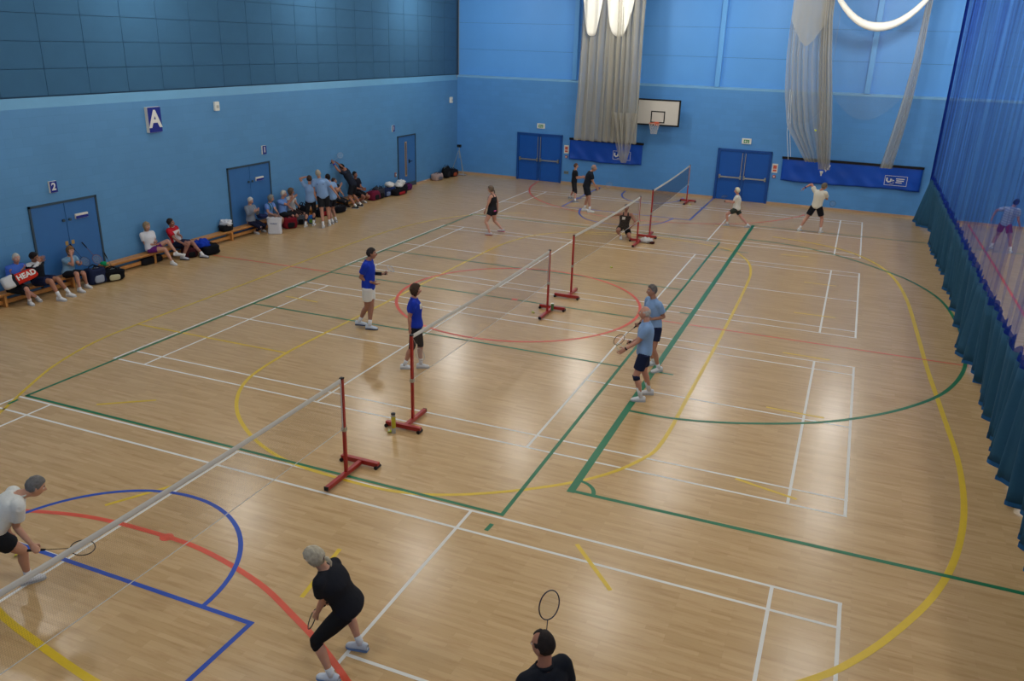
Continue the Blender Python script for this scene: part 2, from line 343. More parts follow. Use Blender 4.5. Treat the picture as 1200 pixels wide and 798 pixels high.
line('three_point_arc', P_R, .075, .0019, smooth_poly([(-6.0, -3.9), (-4.8, -3.05), (-3.36, -2.5), (-2.4, -2.25), (-1.25, -2.19), (-.5, -2.25), (.4, -2.47), (1.1, -2.77), (1.8, -3.12), (2.6, -3.65), (3.4, -4.4)]))
MB().tube([(-1.25, -2.2, .0), (-1.25, -2.2, .0028)], .085, 20).build('arc_spot', P_R, floor)
line('blue_key_line', P_B, .06, .0021, [(-4.25, 27.0), (-4.25, 21.5), (.79, 21.4), (.79, 26.65)])
line('blue_key_arc', P_B, .06, .0022, smooth_poly([(-3.45, 21.45), (-3.2, 20.5), (-2.6, 19.6), (-1.65, 19.25), (-.7, 19.5), (-.05, 20.3), (.18, 21.4)]))
line('blue_key_arc', P_B, .06, .0022, smooth_poly([(-3.0, 26.4), (-2.85, 25.2), (-2.35, 24.3), (-1.65, 24.0), (-1.0, 24.2), (-.45, 25.0), (-.38, 26.0)]))
for p in ((-4.25, 23.6), (-4.25, 24.6), (.82, 24.1)): MB().box(p[0] - .14, p[0] + .14, p[1] - .05, p[1] + .05, 0, .0024).build('lane_mark', P_B, floor)
line('three_point_arc', P_R, .06, .0019, smooth_poly([(-7.25, 26.8), (-6.95, 25), (-6.3, 23.4), (-5.3, 22.1), (-4.1, 21.2), (-3, 20.7), (-1.7, 20.4), (-.4, 20.45), (.8, 20.8), (2.3, 21.5), (3.5, 22.7), (4.4, 24.2), (4.6, 24.8)]))
line('far_red_line', P_R, .07, .0019, [(10.4, 26), (10.5, 19), (10.6, 4)]); line('far_green_line', P_G, .06, .002, [(9.6, 21.45), (15, 21.3)])

# ------------------------------------------------------------------ left wall doors, signs   (local: x along wall, -y into the hall)
def onleft(y, d=0, z=0): return (XL + d, y, z)
RZL = PI / 2
def left_door(n, y0, y1, h, double=True):
    w = y1 - y0
    f = MB()
    for a, b_ in ((0, .05), (w - .05, w)): f.box(a, b_, -.035, .02, 0, h)
    f.box(0, w, -.035, .02, h - .05, h)
    root = f.build('door_%d' % n, M_frameL, loc=onleft(y0), rz=RZL, kind='structure')
    leaves = ((.05, w / 2 - .004), (w / 2 + .004, w - .05)) if double else ((.05, w - .05),)
    for a, b_ in leaves: MB().box(a + .003, b_ - .003, -.02, .01, .01, h - .055).build('door_leaf', M_doorL, root, bevel=.003)
    return root, w
for n, y0, y1, h in ((1, 4.44, 6.36, 2.09), (2, 11.2, 13.23, 2.15)):
    r, w = left_door(n, y0, y1, h)
    for s in (-1, 1):
        k = MB(); k.tube([(w / 2 + s * .09, -.02, 1.62), (w / 2 + s * .09, -.06, 1.62)], .035, 12); k.build('door_knob', M_frameL, r)
        if n == 1: MB().box(w / 2 + s * .09 - .04, w / 2 + s * .09 + .04, -.03, -.018, 1.0, 1.1).build('lock_plate', mat('brass', (.72, .58, .35), .4, metal=.5), r, bevel=.004)
    pl = MB().box(w / 2 + .25, w / 2 + .62, -.06, -.02, 1.6, 1.72).build('door_notice', M_paper, r, bevel=.004)
    MB().box(w / 2 + .255, w / 2 + .615, -.064, -.059, 1.605, 1.67).build('notice_band', M_navy, pl)
r, w = left_door(3, 21.5, 23.03, 2.2, False)
MB().box(.58, .74, -.03, -.018, .48, 1.93).build('window_surround', mat('oak_trim', (.66, .52, .36), .5), r)
MB().box(.62, .70, -.034, -.028, .54, 1.88).build('glass', mat('door_glass', (.25, .3, .33), .1, spec=.8), r)
h = MB(); h.tube([(.95, -.02, 1.08), (.95, -.07, 1.08), (1.12, -.07, 1.08)], .014, 8); h.box(.90, 1.0, -.026, -.018, 1.0, 1.16); h.build('door_handle', M_black, r)
MB().box(.06, w - .06, -.026, -.018, .02, .2).build('kick_plate', M_frameL, r)

def sign_box(name, y, z, w, h, d, label, m=M_navy, tilt=.25, letter=None, ls=.3):
    t = thing(name, label, 'sign', onleft(y, 0, z), RZL)
    # wedge: side nearest the camera stands off the wall
    mb = MB().add([(-w / 2, -d, -h / 2), (w / 2, -d, -h / 2), (w / 2, -d, h / 2), (-w / 2, -d, h / 2), (-w / 2, 0, -h / 2), (w / 2, 0, -h / 2), (w / 2, 0, h / 2), (-w / 2, 0, h / 2)],
             [(0, 1, 2, 3), (1, 5, 6, 2), (4, 0, 3, 7), (3, 2, 6, 7), (4, 5, 1, 0)])
    mb.build('sign_case', M_paper, t)
    MB().box(-w / 2 + .004, w / 2 - .004, -d - .006, -d, -h / 2 + .004, h / 2 - .004).build('sign_face', m, t)
    if letter: text('lettering', letter, ls, M_white, t, (0, -d - .0075, -.0), bold=ls * .03)
    return t
sign_box('wall_sign', 8.52, 3.79, .46, .66, .10, 'large blue sign with a white letter A high on the left wall', letter='A', ls=.62)
sign_box('number_sign', 5.18, 2.46, .20, .27, .05, 'small blue sign with white number 2 above the nearest double door', letter='2', ls=.24)
sign_box('number_sign', 12.99, 2.53, .19, .27, .05, 'small blue sign above the double door beside the seated players', letter='1', ls=.24)
sign_box('number_sign', 21.18, 2.55, .18, .25, .04, 'small blue sign above the single door with the narrow window', letter='1', ls=.2)
for y, z, lb, d in ((10.99, 4.0, 'small white wall box on the left wall right of the letter A sign', .08), (26.4, 3.42, 'small white sensor box high on the left wall near the far corner', .1)):
    t = thing('sensor_box', lb, 'sensor', onleft(y, 0, z), RZL)
    MB().box(-.09, .09, -d, 0, -.13, .13).build('case', M_white, t, bevel=.015); MB().box(-.05, .05, -d - .01, -d + .002, -.05, .03).build('lens', mat('lens_grey', (.7, .7, .66), .2), t, bevel=.01)
t = thing('call_point', 'small red and white box on the wall left of the single door', 'call point', onleft(21.27, 0, .66), RZL)
MB().box(-.05, .05, -.05, 0, -.09, .09).build('case', cloth((.6, .45, .45)), t, bevel=.01); MB().box(-.03, .03, -.055, -.049, -.03, .03).build('button', M_white, t)

# ------------------------------------------------------------------ back wall doors and fixtures
def back_door(n, x0, x1, h):
    w = x1 - x0; f = MB()
    for a, b_ in ((0, .1), (w - .1, w)): f.box(a, b_, -.06, .03, 0, h)
    f.box(0, w, -.06, .03, h - .09, h)
    root = f.build('door_%d' % n, M_frameB, loc=onback(x0), rz=BA, kind='structure')
    for k, (a, b_) in enumerate(((.1, w / 2 - .005), (w / 2 + .005, w - .1))):
        lf = MB().box(a + .004, b_ - .004, -.03, .02, .01, h - .095).build('door_leaf', M_doorB, root, bevel=.004)
        e = (a + .02, a + .1) if k == 1 else (b_ - .1, b_ - .02)
        MB().box(e[0], e[1], -.045, -.03, .03, h - .12).build('edge_stile', M_frameB, lf)
        bar = MB(); bar.box(a + .05, b_ - .03, -.12, -.09, .93, .985); bar.box(a + .05, a + .11, -.12, -.03, .89, 1.04); bar.box(b_ - .09, b_ - .03, -.12, -.03, .89, 1.04)
        bar.build('push_bar', M_steel, lf)
        MB().box(e[0] + .02, e[0] + .045, -.06, -.045, .98, h - .14).build('bolt_rod', M_steel, lf)
    return root
back_door(4, -8.43, -6.19, 2.13); back_door(5, .77, 2.97, 2.10)
for x, z, lb in ((-7.27, 2.47, 'green and white exit sign above the left blue double door on the end wall'), (1.88, 2.45, 'green and white exit sign above the right blue double door on the end wall')):
    t = thing('exit_sign', lb, 'sign', onback(x, 0, z), BA)
    MB().box(-.19, .19, -.05, 0, -.11, .11).build('sign_case', M_white, t, bevel=.008)
    MB().box(-.11, .11, -.054, -.049, -.07, .06).build('sign_face', M_green, t)
    a = MB().add([(-.09, -.056, -.005), (-.03, -.056, .05), (-.03, -.056, .015), (.0, -.056, .015), (.0, -.056, -.025), (-.03, -.056, -.025), (-.03, -.056, -.055)], [(6, 5, 4, 3, 2, 1, 0)])
    a.ell((.05, -.056, .035), (.012, .003, .012), 8, 5); a.box(.035, .065, -.058, -.055, -.03, .022); a.box(.02, .04, -.058, -.055, -.06, -.03); a.box(.06, .085, -.058, -.055, -.055, -.03); a.build('pictogram', M_white, t)
for x, z, s in ((-5.99, 1.53, 'left'), (3.13, 1.46, 'right')):
    t = thing('fire_notice', 'white notice with red print beside the %s double door on the end wall' % s, 'notice', onback(x, 0, z), BA)
    MB().box(-.11, .11, -.015, 0, -.18, .18).build('board', M_paper, t); pr_ = cloth((.75, .35, .28))
    for k, (a, b_) in enumerate(((-.02, .12), (-.13, -.05))): MB().box(-.07, .07, -.018, -.014, a, b_).build('print_block', pr_, t)
    t = thing('call_point', 'small red fire call point under the notice by the %s double door' % s, 'call point', onback(x + .01, 0, z - .33), BA)
    MB().box(-.055, .055, -.05, 0, -.055, .055).build('case', mat('call_point_red', (.62, .2, .2), .4), t, bevel=.008); MB().box(-.03, .03, -.053, -.049, -.03, .02).build('glass', M_paper, t)
t = thing('wall_socket', 'small pale socket low on the end wall right of the left double door', 'socket', onback(-5.95, 0, .5), BA)
MB().box(-.11, .11, -.03, 0, -.07, .07).build('plate', cloth((.45, .5, .5)), t, bevel=.006)
for k in (-.05, .05): MB().box(k - .02, k + .02, -.034, -.029, -.02, .02).build('outlet', M_black, t)

# rolled mats / vinyl banners
def banner(x0, x1, z0, z1, lx, label, seed):
    w = x1 - x0; t = thing('vinyl_banner', label, 'banner', onback(x0, 0, 0), BA)
    rnd = random.Random(seed)
    def fn(u, v):
        x = u * w; d = .06 + .05 * (1 - v) * math.sin(u * w * 2.3 + seed) ** 2 + .02 * (1 - v) * math.sin(u * w * 9 + v * 7 + seed) + .012 * noise.noise(Vector((x * 2, v * 3 + x, seed)))
        sag = .05 * math.sin(u * PI * 2 + seed) * (1 - v)
        return (x, -d, z0 + sag * .5 + (z1 - z0) * v)
    grid(60, 14, fn).build('vinyl_sheet', M_matblue, t, smooth=True, solid=.004)
    MB().box(-.03, w + .03, -.09, 0, z1 - .03, z1 + .06).build('top_rail', M_black, t)
    # emblem: outlined box with a hooked mark and two lines of small print
    e = MB(); X = lx - x0; zc = (z0 + z1) / 2 - .08; Y = -.135
    for a in ((-.4, .4, .17, .185), (-.4, .4, -.185, -.17), (-.4, -.385, -.185, .185), (.385, .4, -.185, .185)): e.box(X + a[0], X + a[1], Y, Y + .004, zc + a[2], zc + a[3])
    e.tube([(X - .32, Y, zc + .1), (X - .32, Y, zc - .01), (X - .26, Y, zc - .06), (X - .18, Y, zc - .03), (X - .17, Y, zc + .07)], (.03, .006), 6, lat=(1, 0, 0))
    e.tube([(X - .06, Y, zc + .0), (X - .12, Y, zc + .02), (X - .12, Y, zc - .04), (X - .06, Y, zc - .07), (X - .08, Y, zc - .13), (X - .2, Y, zc - .12)], (.022, .006), 6, lat=(0, 0, 1))
    for q, (a, b_) in enumerate(((0, .3), (.02, .28), (.0, .22))): e.box(X + a, X + b_, Y, Y + .004, zc + .06 - q * .07, zc + .095 - q * .07)
    e.build('emblem', M_white if seed > 2 else M_white, t)
banner(-5.82, -2.46, 1.10, 2.0, -3.35, 'short blue vinyl banner behind the left hanging net', 1.3)
banner(3.40, 8.55, 1.02, 1.90, 7.67, 'long blue vinyl banner on the end wall near the curtain', 3.1)

# basketball backboard and hoop
t = thing('basketball_hoop', 'white basketball backboard with black edge and orange hoop on the end wall', 'hoop', onback(-1.79, .55, 0), BA)
MB().box(-.9, .9, -.02, .02, 2.9, 3.92).build('backboard', mat('backboard_white', (.78, .76, .72), .5), t)
fr = MB()
for a in ((-.92, .92, 3.88, 3.94), (-.92, .92, 2.87, 2.93), (-.92, -.86, 2.87, 3.94), (.86, .92, 2.87, 3.94)): fr.box(a[0], a[1], -.03, .025, a[2], a[3])
fr.build('edge_frame', M_black, t)
fr = MB()
for a in ((-.3, .3, 3.42, 3.465), (-.3, .3, 2.985, 3.03), (-.3, -.255, 2.985, 3.465), (.255, .3, 2.985, 3.465)): fr.box(a[0], a[1], -.026, -.021, a[2], a[3])
fr.build('target_square', M_black, t)
orange = mat('orange_steel', (.82, .36, .2), .4)
hp = MB().tube([(.225 * math.cos(2 * PI * k / 24) - .02, -.38 + .225 * math.sin(2 * PI * k / 24), 3.0) for k in range(24)], .011, 6, closed=True)
hp.box(-.13, .09, -.17, -.02, 2.99, 3.01); hp.box(-.1, .06, -.045, -.02, 2.88, 3.03); hp.build('hoop_ring', orange, t)
n_ = MB()
for k in range(12):
    for s in (-1, 1):
        pts = []
        for q in range(7):
            a = 2 * PI * k / 12 + s * q * .26; r_ = .225 - .02 * q + .008 * max(0, q - 4); pts.append((r_ * math.cos(a) - .02, -.38 + r_ * math.sin(a), 3.0 - q * .072))
        n_.tube(pts, .0045, 4)
n_.build('hoop_net', M_tape, t)
br_ = MB()
for s in (-.6, .6): br_.tube([(s, .02, 3.7), (s, .55, 3.7)], .025, 8); br_.tube([(s, .02, 3.05), (s, .55, 3.6)], .018, 8)
br_.build('wall_bracket', M_pil, t)

# ------------------------------------------------------------------ dividing curtain
def wv(y, a, b): return a * noise.noise(Vector((y * b, 3.3 * b, 0)))
def cx_(y, v):   # v 0 floor .. 1 top of the cloth
    yy = y + wv(y, .35, .9)
    pl = .11 * math.sin(yy * 2 * PI / .52) + wv(y, .10, 3.1) + wv(y, .05, 8)
    big = wv(y, .34, .55)
    end = -.35 * max(0, (y - 23.6) / 2) * (1 - v)
    return 8.96 - .10 * v + (pl * (1 - .5 * v)) + big * (1 - v) * .8 + end
t = thing('dividing_curtain', 'tall dividing curtain with teal cloth base and blue netting above on the right', 'curtain', (9, 8, 0))
yA, yB_ = -9.0, 25.7
def tealf(u, v):
    y = yA + (yB_ - yA) * u; z = .012 + (.03 + max(0, wv(y, .16, 1.1))) * (1 - v) + v * (1.66 + wv(y, .07, 2.5))
    return (cx_(y, v) - 9, y + wv(y, .22, 2.2) * (1 - v) - 8, z)
grid(1400, 7, tealf).build('teal_skirt', M_teal, t, smooth=True, solid=.004)
def netf(u, v):
    y = yA + (25.95 - yA) * u; z = 1.62 + v * (8.3 - 1.62)
    yy = y + wv(y + v, .5, .7); pl = .09 * math.sin(yy * 2 * PI / .62) + wv(y + v * .3, .10, 2.7)
    return (8.87 + pl * (.8 + .3 * v) - 9 + .1 * v, y - 8, z)
grid(1400, 6, netf).build('blue_netting', M_bluenet, t, smooth=True)
def hemf(u, v):
    y = yA + (yB_ - yA) * u
    return (cx_(y, 1) - 9 + .006, y - 8, 1.60 + v * (.10 + .09 * abs(math.sin(y * 2 * PI / .45))))
grid(1400, 1, hemf).build('blue_hem', M_bluehem, t)
def bhem(u, v):
    y = yA + (yB_ - yA) * u; p = tealf(u, 0); return (p[0] - .012, p[1], p[2] + v * .07)
grid(1400, 1, bhem).build('floor_hem', mat('blue_curtain_hem', (.10, .33, .52), .8), t)
def edgef(u, v): return (8.86 - 9 + .05 * math.sin(u * 14) + .02 * v, 25.80 - 8 + .22 * u, 1.5 + v * 6.8)
grid(12, 6, edgef).build('net_edge_band', M_bluehem, t, smooth=True)
MB().tube([(-.05, yA - 8, 8.34), (-.05, 26 - 8, 8.34)], .04, 8).build('track', M_steel, t)

# ------------------------------------------------------------------ hanging cricket nets
def drape(name, mat_, parent, fn_c, fn_w, z0, z1, folds, amp, seed, nu=90, nv=24, y0=25.35, hem=None):
    def fn(u, v):
        z = z0 + (z1 - z0) * v
        if hem: z -= hem(u) * (1 - v)
        c = fn_c(v); w = fn_w(v)
        a = u * 2 * PI * folds + 1.3 * math.sin(u * 9 + seed)
        return (c + w * (u - .5) + .03 * w * math.sin(a * 2 + v * 2), y0 + amp * math.sin(a + .6 * math.sin(v * 4 + seed)) + .03 * noise.noise(Vector((u * 5, v * 4, seed))), z)
    return grid(nu, nv, fn).build(name, mat_, parent, smooth=True)
t = thing('hanging_net', 'wide bundle of pale cricket netting hung in front of the short blue banner', 'net', (0, 0, 0), group=None)
drape('net_fall', M_cnet, t, lambda v: -3.78 + .05 * v, lambda v: 2.75 - .2 * v, 2.15, 8.4, 9, .16, 1, 160, 24)
drape('net_fall', M_cnet, t, lambda v: -3.1 - .1 * v, lambda v: 1.5, 2.2, 8.4, 6, .14, 2, 100, 24, 25.15)
drape('net_fall', M_cnet, t, lambda v: -4.2, lambda v: 1.5, 2.25, 8.4, 6, .10, 5, 100, 20, 25.5)
drape('net_tail', M_cnet, t, lambda v: -2.85 - .15 * v, lambda v: .25 + .95 * v ** .8, 1.38, 3.4, 4, .12, 3, 60, 10, 25.1)
for c, w, seed in ((-4.55, .85, 1), (-3.42, 1.15, 2)):
    def swf(u, v, c=c, w=w, seed=seed):
        low = 6.32 + 1.5 * abs(2 * u - 1) ** 2.8
        return (c + w * (u - .5) * (1 - .0 * v), 25.0 + .08 * math.sin(u * 12 + seed) + .1 * (1 - v) * math.cos((u - .5) * 3), low + (8.4 - low) * v)
    grid(30, 12, swf).build('canvas_fold', M_canv, t, smooth=True, solid=.01)
t2 = thing('hanging_net', 'pale cricket nets gathered in two falls with a white swag between above the long banner', 'net', (0, 0, 0))
def lerp(P, v):
    v = v * (len(P) - 1); i = min(int(v), len(P) - 2); return P[i] + (P[i + 1] - P[i]) * (v - i)
drape('net_fall', M_cnet, t2, lambda v: lerp([4.72, 4.25, 4.0, 3.85, 3.8, 3.8], v), lambda v: lerp([.75, 1.5, 1.5, 1.45, 1.4, 1.4], v), 1.95, 8.4, 6, .14, 4, 120, 26)
drape('net_fall', M_cnet, t2, lambda v: lerp([5.05, 4.85, 4.7, 4.5, 4.35, 4.3], v), lambda v: lerp([.4, .55, .5, .45, .4, .4], v), 1.72, 8.4, 4, .1, 5, 60, 26, 25.15)
drape('net_fall', M_cnet, t2, lambda v: lerp([5.08, 4.88, 4.72, 4.53, 4.38, 4.33], v), lambda v: lerp([.3, .45, .45, .4, .36, .36], v), 1.74, 8.4, 4, .07, 9, 60, 26, 25.05)
drape('net_fall', M_cnet, t2, lambda v: lerp([7.2, 7.38, 7.52, 7.6, 7.62, 7.65], v), lambda v: lerp([.42, .4, .34, .27, .22, .2], v), 1.92, 8.4, 4, .09, 6, 60, 26)
drape('net_fall', M_cnet, t2, lambda v: lerp([7.2, 7.38, 7.52, 7.6, 7.62, 7.65], v), lambda v: lerp([.36, .36, .3, .25, .2, .2], v), 1.94, 8.4, 3, .06, 7, 50, 26, 25.2)
def sheerf(u, v):
    x = 4.75 + 2.75 * u; lo = 3.62 + 1.15 * abs(2 * u - 1) ** 2; return (x, 25.3 + .05 * math.sin(u * 8), lo + (8.4 - lo) * v)
grid(30, 10, sheerf).build('sheer_net', M_cnet2, t2, smooth=True)
def sheerg(u, v):
    x = 3.2 + 1.6 * u; lo = 3.4 + .9 * abs(2 * u - 1) ** 2; return (x, 25.0 + .05 * math.sin(u * 8), lo + (8.4 - lo) * v)
grid(30, 10, sheerg).build('sheer_net', M_cnet2, t2, smooth=True)
MB().tube([(4.55 + 3.1 * k / 16, 25.0, 6.83 + 1.1 * abs(2 * k / 16 - 1) ** 2.1 + .03) for k in range(17)], [.06 + .08 * (1 - abs(2 * k / 16 - 1)) + .02 for k in range(17)], 12).build('canvas_swag', M_canv, t2, smooth=True)
def cf(u, v):
    a = u * 2 - 1; return (3.75 + .62 * a, 25.0 + .1 * math.cos(a * 1.5), 6.15 + .9 * abs(a) ** 1.5 + (2.0 - .8 * abs(a)) * v)
grid(24, 8, cf).build('net_bag', M_cnet, t2, smooth=True)
MB().tube([(5.05, 25.1, 1.85), (5.12, 25.1, 1.66), (5.18, 25.1, 1.78), (5.25, 25.15, 1.9)], .025, 6).build('net_knot', M_canv, t2)
MB().tube([(3.45, 25.3, 4.5), (3.6, 25.3, 3.0), (3.75, 25.3, 2.1)], .008, 5).build('draw_cord', M_canv, t2)
MB().tube([(3.4, 25.25, 4.6), (3.5, 25.25, 3.0), (3.68, 25.25, 2.0)], .008, 5).build('draw_cord', M_canv, t2)

# ------------------------------------------------------------------ badminton posts and nets
def post(x, y, out, label, name='net_post', long_=.45, lean=0):
    """out: +1/-1 = side (in y) on which the counterweight crossbar lies"""
    t = thing(name, label, 'net post', (x, y, 0), group=None)
    p = MB(); p.box(-.022, .022, -.022, .022, .05, 1.55); p.build('upright', M_red, t, bevel=.004)
    MB().box(-.026, .026, -.026, .026, 1.545, 1.565).build('top_cap', M_black, t)
    MB().box(-.03, .03, -.03, .03, .74, .80).build('clamp', M_steel, t)
    MB().tube([(-.0, -out * .03, .78), (-.0, -out * .03, 1.52)], .008, 6).build('cord', M_tape, t)
    MB().box(-.032, .032, -.5, .42, .03, .09).build('base_bar', M_red, t, bevel=.004) if out > 0 else MB().box(-.032, .032, -.3, .42, .03, .09).build('base_bar', M_red, t, bevel=.004)
    cy = .40 if out > 0 else -.28
    MB().box(-.34, .30, cy - .035, cy + .035, .03, .10).build('crossbar', M_red, t, bevel=.004)
    w = MB()
    for sx in (-.34, .3): w.tube([(sx + (.02 if sx < 0 else -.02), cy - .06, .03), (sx + (.02 if sx < 0 else -.02), cy + .06, .03)], .03, 12)
    w.build('wheel', M_black, t, smooth=False)
    for yy in ((-.5, .42) if out > 0 else (-.3, .42)): MB().box(-.034, .034, yy - .008, yy + .008, .028, .092).build('end_cap', M_black, t)
    return t
NX = -.06
post(NX, .06, 1, 'red net post nearest the camera, beside the blue corner key')
post(NX, 2.04, -1, 'red net post with shuttlecock tube on its foot')
post(NX, 8.50, 1, 'red net post inside the centre circle, right end of the middle net')
post(NX, 10.24, -1, 'red net post just behind the middle net, left end of the third net')
post(.03, 16.55, 1, 'red net post beside the kneeling player')
post(.10, 17.97, -1, 'red net post at the near end of the farthest net')
post(.0, 24.75, 1, 'red net post closest to the end wall')
def net(x0, y0, x1, y1, label, m=M_nettan, th=.0022, step=.022):
    L = math.hypot(x1 - x0, y1 - y0); t = thing('badminton_net', label, 'net', (x0, y0, 0), math.atan2(y1 - y0, x1 - x0))
    mb = MB(); n = int(L / step); sag = lambda s: .035 * math.sin(PI * s)
    for i in range(n + 1):
        s = i / n; x = L * s; zt = 1.53 - sag(s); mb.add([(x - th / 2, 0, zt - .75), (x + th / 2, 0, zt - .75), (x + th / 2, 0, zt), (x - th / 2, 0, zt)], [(0, 1, 2, 3)])
    for k in range(int(.74 / step)):
        z = .79 + k * step
        vs = []; fs = []
        for i in range(13):
            s = i / 12; vs += [(L * s, .0005, z - sag(s) - th / 2), (L * s, .0005, z - sag(s) + th / 2)]
            if i: fs.append((2 * i - 2, 2 * i, 2 * i + 1, 2 * i - 1))
        mb.add(vs, fs)
    mb.build('net_mesh', m, t, kind='stuff')
    MB().tube([(L * i / 12, 0, 1.525 - sag(i / 12)) for i in range(13)], (.035, .006), 6, lat=(0, 0, 1)).build('top_tape', M_tape, t)
    MB().tube([(L * i / 12, 0, .785 - sag(i / 12)) for i in range(13)], .005, 6).build('bottom_cord', M_tape, t)
    for xx in (.0, L): MB().box(xx - .008, xx + .008, -.004, .004, .79, 1.53).build('side_tape', M_tape, t)
net(NX, -6.06, NX, .03, 'tan badminton net on the nearest court, reaching out of frame', th=.0012)
net(NX, 2.07, NX, 8.47, 'tan badminton net across the court in the middle of the hall', th=.0018)
net(NX, 10.27, .03, 16.52, 'tan badminton net with the kneeling player behind it')
net(.10, 18.0, .0, 24.72, 'dark navy badminton net on the court farthest away', M_netnavy, .006)
post(NX, -6.10, -1, 'red net post at the near end of the closest net, out of frame')

# ------------------------------------------------------------------ benches
def bench(y0, y1, label):
    L = y1 - y0; t = thing('gym_bench', label, 'bench', (-11.43, y0, 0), 0, None)
    for a, b_ in ((-.14, -.005), (.005, .14)): MB().box(a, b_, 0, L, .29, .325).build('seat_board', M_bench, t, bevel=.005)
    MB().box(-.03, .03, .12, L - .12, .06, .15).build('balance_beam', M_bench, t, bevel=.004)
    for yy in (.1, L / 2, L - .16):
        MB().box(-.12, .12, yy, yy + .06, .0, .29).build('leg', mat('dark_bench_end', (.42, .28, .15), .5) if yy < .2 else M_bench, t, bevel=.004)
    for a in (-.10, .07): MB().box(a, a + .03, .02, L - .02, .25, .29).build('rail', M_bench, t)
bench(1.3, 5.25, 'wooden gym bench at the left edge under the seated trio')
bench(6.1, 9.38, 'wooden gym bench with the woman in purple shorts and the man in red')
bench(9.42, 12.3, 'wooden gym bench holding the white topped bag, left of the grey haired woman')
bench(12.34, 15.2, 'wooden gym bench behind the white carrier bag, left of the standing players')
bench(15.25, 18.6, 'wooden gym bench behind the leaning player in black')
